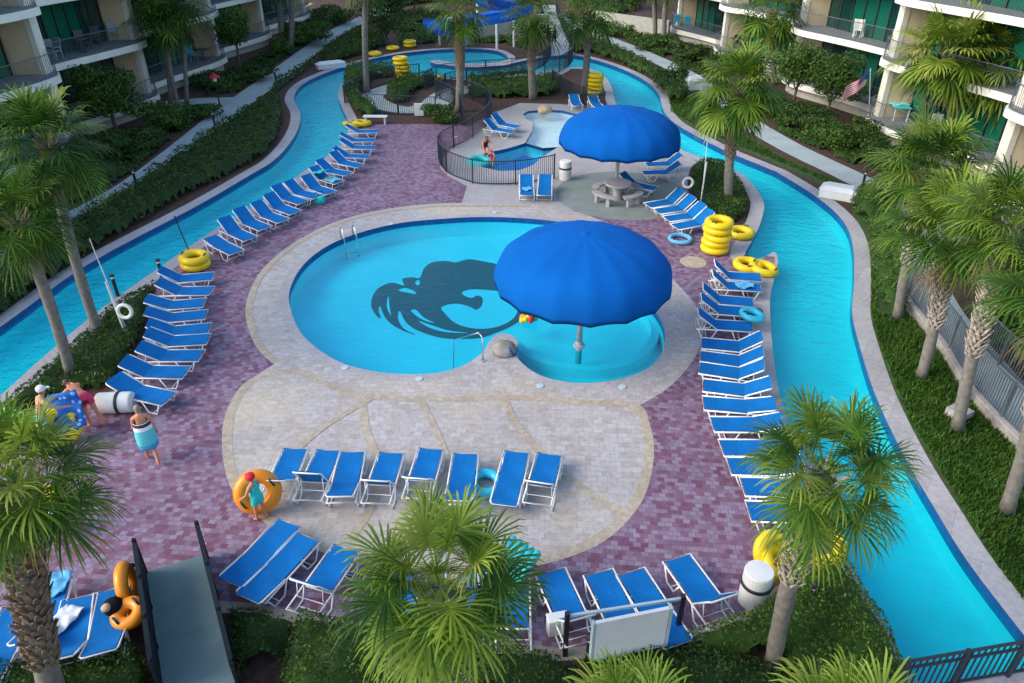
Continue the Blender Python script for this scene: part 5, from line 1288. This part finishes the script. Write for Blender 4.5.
def lowpalm(cx, cy, z, dia, label, seed, warm):
    t = G(cx, cy, z); palm(None, None, dia, label, n=40, m=30, warm=warm, seed=seed, r0=.2, world=((t.x, t.y, 0), tuple(t)), boots='bootpale', boot_from=.3, lo=-.4)
lowpalm(634,752,2.8,1.25,'fan palm at the bottom edge below the notice board, only frond tips in view', 27, .18)
lowpalm(850,762,2.5,1.45,'fan palm at the bottom edge left of the footbridge railing', 28, .14)

# hedges and ground cover
hedge('hedge', GL(spline([(0,318),(-90,372),(-150,410),(-120,352),(-40,290),(0,272),(60,237),(125,198)], True, 2)), .62, 55, .16, M['cover'], 'dark ground cover hedge at the far left between path and river', 'hedge', 'hedges along the left path')
hedge('hedge', GL([(128,196),(185,156),(225,128),(256,110),(279,96),(283,118),(277,142),(264,157),(240,170),(185,197),(95,251),(0,318),(60,240)]), .70, 55, .17, M['cover'], 'broad dark ground cover hedge between left path and left river', 'hedge', 'hedges along the left path')
hedge('hedge', GL([(262,106),(276,88),(300,72),(330,50),(352,36),(366,34),(390,44),(368,53),(326,66),(322,58),(300,76),(283,88)]), .8, 45, .22, M['hedge'], 'green hedge at the top of the left path behind the white cover box', 'hedge', 'hedges along the left path')
hedge('hedge', SG([(346,76),(356,72.5),(372,72),(395,73),(393,77),(372,80),(362,86),(360,98),(368,108),(378,114),(372,119),(358,115),(348,104),(344,90)], sub=3), .85, 60, .17, M['hedge2'], 'curved bright hedge round the far ramp', 'hedge')
hedge('hedge', SG([(395,84),(430,80),(436,84),(415,92),(408,102),(392,104),(386,96)], sub=3), .7, 60, .17, M['hedge'], 'dark low hedge between the far ramps', 'hedge')
hedge('hedge', GL([(466,88),(500,86),(535,83),(556,78),(560,90),(550,97),(505,99),(470,98)]), .7, 55, .17, M['hedge'], 'dark low hedge in front of the bridge walkway railing', 'hedge')
hedge('hedge', GL([(466,80),(485,78.5),(508,76.5),(530,75),(535,77),(500,81),(470,84)]), .7, 50, .18, M['hedge'], 'narrow green hedge beyond the walkway by the pond', 'hedge')
shrub(440,122,2.2,1.1,'round bright green bush by the short curved fence','hedge2')
hedge('hedge', GL([(572,40),(600,46),(640,66),(672,84),(690,96),(680,104),(668,103),(660,92),(645,76),(622,65),(592,54),(568,52)]), .85, 50, .2, M['hedge'], 'long clipped hedge between upper right channel and path', 'hedge')
hedge('hedge', SG([(862,192),(878,196),(894,214),(902,240),(905,275),(904,300),(905,316),(888,316),(876,308),(872,285),(871,255),(866,232),(854,214),(849,204)], sub=3), .95, 120, .13, M['hedge2'], 'tall dark green hedge beside the right river bend', 'hedge')
hedge('hedge', SG([(692,172),(698,166),(712,164),(728,170),(741,185),(748,203),(743,217),(733,224),(717,224),(703,214),(692,190)], sub=3), .5, 110, .13, M['hedge'], 'low green planting mound round the palm by the small canopy', 'hedge', edge=.8)
hedge('ground_cover', GL([(158,282),(150,300),(147,320),(140,342),(124,370),(108,388),(70,396),(36,404),(0,420),(2,411),(58,364),(104,319)]), .42, 150, .11, M['cover'], 'dark ground cover filling the left planting bed', 'ground cover')
hedge('shrub_bed', GL([(835,572),(852,585),(870,616),(888,646),(905,680),(880,720),(800,700),(775,668),(690,660),(665,648),(700,640),(745,622),(784,594),(806,578)]), .75, 330, .085, M['hedge2'], 'bright clipped shrub bed at the lower right around the palm base', 'shrub bed')
hedge('shrub_bed', GL([(665,650),(700,650),(775,670),(800,705),(860,740),(640,740),(600,690),(560,668),(630,655)]), .5, 260, .085, M['cover'], 'darker shrub bed below the notice board', 'shrub bed')
hedge('shrub_bed', GL([(302,624),(340,628),(400,636),(430,642),(425,700),(400,740),(290,740),(280,690),(290,650)]), .75, 330, .085, M['hedge'], 'green shrub bed left of the front palm trunk', 'shrub bed')
hedge('shrub_bed', GL([(475,650),(500,652),(555,658),(590,690),(600,740),(470,740),(466,690)]), .45, 260, .085, M['cover'], 'low shrub bed right of the front palm trunk', 'shrub bed', gaps=.35)
hedge('shrub_bed', GL([(225,612),(255,612),(300,624),(288,650),(278,690),(280,740),(255,740),(240,690)]), .4, 220, .085, M['cover'], 'sparse dark shrub bed between boardwalk and front palm', 'shrub bed', gaps=.45)
hedge('shrub_bed', GL([(-120,680),(0,668),(52,664),(98,662),(138,648),(150,665),(160,720),(100,760),(-120,760)]), .6, 260, .09, M['cover'], 'dark shrub bed at the lower left below the loungers', 'shrub bed')
hedge('ground_cover', GL([(-40,240),(0,250),(45,218),(95,195),(135,172),(165,145),(190,128),(160,120),(120,150),(60,168),(0,176),(-60,200)]), .35, 40, .17, M['cover'], 'dark ground cover between the left path and the left block', 'ground cover', gaps=.22)
hedge('ground_cover', GL([(205,96),(240,92),(262,74),(295,52),(325,30),(300,38),(270,52),(235,70),(205,84)]), .35, 34, .2, M['cover'], 'dark ground cover beside the upper left path', 'ground cover', gaps=.2)
hedge('ground_cover', GL([(400,46),(425,44),(460,42),(500,44),(530,50),(540,30),(480,20),(420,10),(380,20),(395,34)]), .35, 26, .24, M['hedge'], 'low ground cover around the water slide', 'ground cover', gaps=.3)
hedge('ground_cover', GL([(380,10),(360,-10),(420,-40),(520,-45),(620,-30),(640,10),(600,22),(560,0),(480,-4)]), .5, 14, .35, M['hedge'], 'far ground cover behind the water slide', 'ground cover', gaps=.1)
hedge('ground_cover', GL([(610,34),(650,52),(700,76),(735,104),(790,138),(850,164),(890,182),(860,150),(800,118),(740,80),(690,56),(650,44)]), .35, 34, .2, M['hedge'], 'ground cover between the right path and the right block', 'ground cover', gaps=.38)
# lawns: individual blades, nobody could count them
def lawn(name, poly, dens, hgt):
    P = np.array([[p.x, p.y] for p in poly]); lo, hi = P.min(0), P.max(0); n = int(abs(area(poly))*dens); q = np.empty((0, 2))
    while len(q) < n:
        t = lo + rng.random((n*2, 2))*(hi-lo); q = np.vstack([q, t[inside(P, t[:,0], t[:,1])]])
    q = q[:n]; a = rng.random(n)*6.28; d = np.column_stack([np.cos(a), np.sin(a), np.zeros(n)]); hh = hgt*(.5+.9*rng.random(n)); w = .016+.014*rng.random(n)
    ln = np.column_stack([rng.normal(size=(n, 2))*.5, np.ones(n)]); ln = unit(ln); b = np.column_stack([q, np.zeros(n)])
    V = np.empty((n, 4, 3)); V[:,0] = b - d*w[:,None]; V[:,1] = b + d*w[:,None]; tip = b + ln*hh[:,None]; V[:,2] = tip + d*w[:,None]*.3; V[:,3] = tip - d*w[:,None]*.3
    t = np.clip(.45 + .2*rng.normal(size=n) + .25*lump(q[:,0], q[:,1], 1.8, 2.), 0, 1)
    tag(npmesh(name, V.reshape(-1,3), np.arange(4*n).reshape(-1,4), M['grass'], tint=np.repeat(t, 4)), 'long dark lawn grass', 'grass', kind='stuff')
lawn('lawn_grass', GL([(871,258),(871,311),(878,342),(891,374),(911,422),(941,472),(966,514),(996,564),(1028,606),(1100,700),(1150,570),(1020,455),(969,401),(941,356),(912,318),(898,322),(876,312)]), 620, .14)
lawn('lawn_grass', GL([(668,94),(671,112),(690,123),(728,142),(770,158),(815,177),(848,198),(838,182),(785,160),(740,134),(716,112),(703,97)]), 260, .13)
# shrubs and trees by the buildings
tree(117,132,4.2,3.9,'dark round crowned tree before the left block beside the cluster of palms','hedge',1.2)
shrub(166,130,3.0,1.6,'rounded green shrub at the foot of the left palm cluster','hedge2')
shrub(140,150,3.2,1.0,'low dark shrub left of the left path','cover')
shrub(100,160,3.2,1.3,'wide dark shrub under the left dark tree','cover')
shrub(60,190,3.0,1.0,'low dark shrub above the lower left path','cover')
shrub(20,225,3.2,1.1,'low dark shrub at the far left above the path','cover')
shrub(200,118,2.4,.8,'small shrub beside the fork of the left path','hedge')
tree(241,72,3.2,4.6,'slim young tree before the left ground terrace','hedge2',2.0)
shrub(215,86,4.0,.8,'low dark planting below the left terrace','cover')
shrub(250,80,3.6,.8,'low planting between young tree and left path','cover')
shrub(283,56,2.0,1.5,'bright rounded shrub at the foot of the two left trunks','hedge2')
shrub(304,44,5.2,1.7,'long clipped shrub beside the top of the left path','hedge2')
shrub(331,24,4.5,1.6,'far shrub near the top of the left path','hedge')
tree(387,46,4.6,5.0,'dense dark evergreen tree by the far bank rings','cover',.8)
tree(352,14,5.0,5.0,'leafy tree at the far end of the left path','hedge2',1.6)
tree(415,18,5.5,6.0,'leafy tree left of the water slide','hedge',1.5)
tree(440,2,6.0,6.5,'far tree behind the water slide, left one','hedge',1.5)
tree(500,-6,6.0,6.0,'far tree behind the water slide, middle one','cover',1.5)
tree(560,-4,6.0,6.5,'far tree behind the bridge walkway','hedge',1.5)
tree(610,10,5.5,6.0,'far tree right of the bridge walkway','hedge2',1.5)
tree(632,28,3.4,4.6,'small leafy tree before the far right wall','hedge2',1.6)
shrub(618,34,5,1.2,'low green shrub before the far right wall','hedge2'); shrub(650,48,4,1.1,'shrub at the foot of the slim right trunks','hedge')
shrub(690,60,3.6,1.4,'dark shrub below the far right terrace','cover'); shrub(722,72,3.4,1.3,'shrub below the middle right terrace','hedge')
shrub(678,88,1.6,1.6,'bush left of the pale faceted cover','hedge')
tree(792,112,3.6,4.4,'airy tree before the right block right of the mound palm','hedge2',1.6)
tree(826,122,3.0,4.0,'dark leafy tree before the right block by the flag','hedge',1.3)
shrub(805,128,3.2,1.3,'dark shrub left of the leafy tree on the right','cover'); shrub(835,150,2.4,1.3,'bright shrub on the right beside the path','hedge2'); shrub(820,138,2.2,1.2,'loose shrub between path and leafy tree on the right','hedge')
shrub(858,145,2.6,1.4,'rounded dark green shrub below the flag','hedge'); shrub(880,168,2.4,1.4,'dark shrub below the flag terrace','cover'); shrub(912,165,2.4,1.4,'shrub at the foot of the flag terrace','hedge')
shrub(766,116,2.6,1.6,'leafy shrub behind the mound palm','hedge2'); shrub(748,100,2.6,1.3,'shrub left of the airy tree on the right','hedge')
shrub(905,205,1.8,1.0,'small shrub by the right path bend','hedge2'); shrub(985,275,2.2,1.3,'dark shrub between the right palms','hedge'); shrub(1010,330,2.0,1.2,'dark shrub right of the far right railing','cover'); shrub(1020,250,2.2,1.5,'shrub at the right edge behind the palms','hedge')
hedge('hedge', GL([(974,330),(996,352),(1030,384),(1090,440),(1120,400),(1040,330),(1000,300),(985,310)]), .7, 70, .13, M['cover'], 'dark hedge beyond the right walkway', 'hedge')
for i, (x, y, w, h) in enumerate([(-20,108,9,8),(-8,112,9,7),(4,110,9,8),(-33,98,9,9),(14,104,8,8),(-27,112,9,9),(20,98,8,8),(26,110,9,9)]):
    tree(0,0,w,h,'far tree closing the view beyond the garden, %s from the left' % ['third','fourth','fifth','leftmost','sixth','second','seventh','rightmost'][i],'hedge' if i % 2 else 'cover',2.0, world=Vector((x,y,0)), group='far trees')

# ================================================================ LIGHT
w = bpy.data.worlds.new('World'); scene.world = w; w.use_nodes = True; nt = w.node_tree; nt.nodes.clear()
sky = nt.nodes.new('ShaderNodeTexSky'); sky.sky_type = 'NISHITA'; sky.sun_disc = False
SUN_EL, SUN_AZ = 33, -105           # the sun stands behind the camera to its left; azimuth clockwise from +Y
sky.sun_elevation = R(SUN_EL); sky.sun_rotation = R(SUN_AZ); sky.altitude = 10; sky.air_density = 1.2; sky.dust_density = 1.5
bg = nt.nodes.new('ShaderNodeBackground'); bg.inputs['Strength'].default_value = .15; ow = nt.nodes.new('ShaderNodeOutputWorld')
nt.links.new(sky.outputs[0], bg.inputs['Color']); nt.links.new(bg.outputs[0], ow.inputs['Surface'])
sd = bpy.data.lights.new('sun', 'SUN'); sd.energy = 1.5; sd.angle = R(38); sd.color = (1.0, .91, .77); so_ = bpy.data.objects.new('sun', sd); COL.objects.link(so_)
az = R(SUN_AZ); el = R(SUN_EL); dv = Vector((math.sin(az)*math.cos(el), math.cos(az)*math.cos(el), math.sin(el)))
so_.rotation_euler = (-dv).to_track_quat('-Z', 'Y').to_euler(); so_.location = dv*60
vs_ = scene.view_settings; vs_.view_transform = 'Standard'; vs_.look = 'None'; vs_.gamma = 1; vs_.exposure = 1.02
scene.cycles.max_bounces = 6; scene.cycles.transparent_max_bounces = 12; scene.cycles.caustics_reflective = False; scene.cycles.caustics_refractive = False
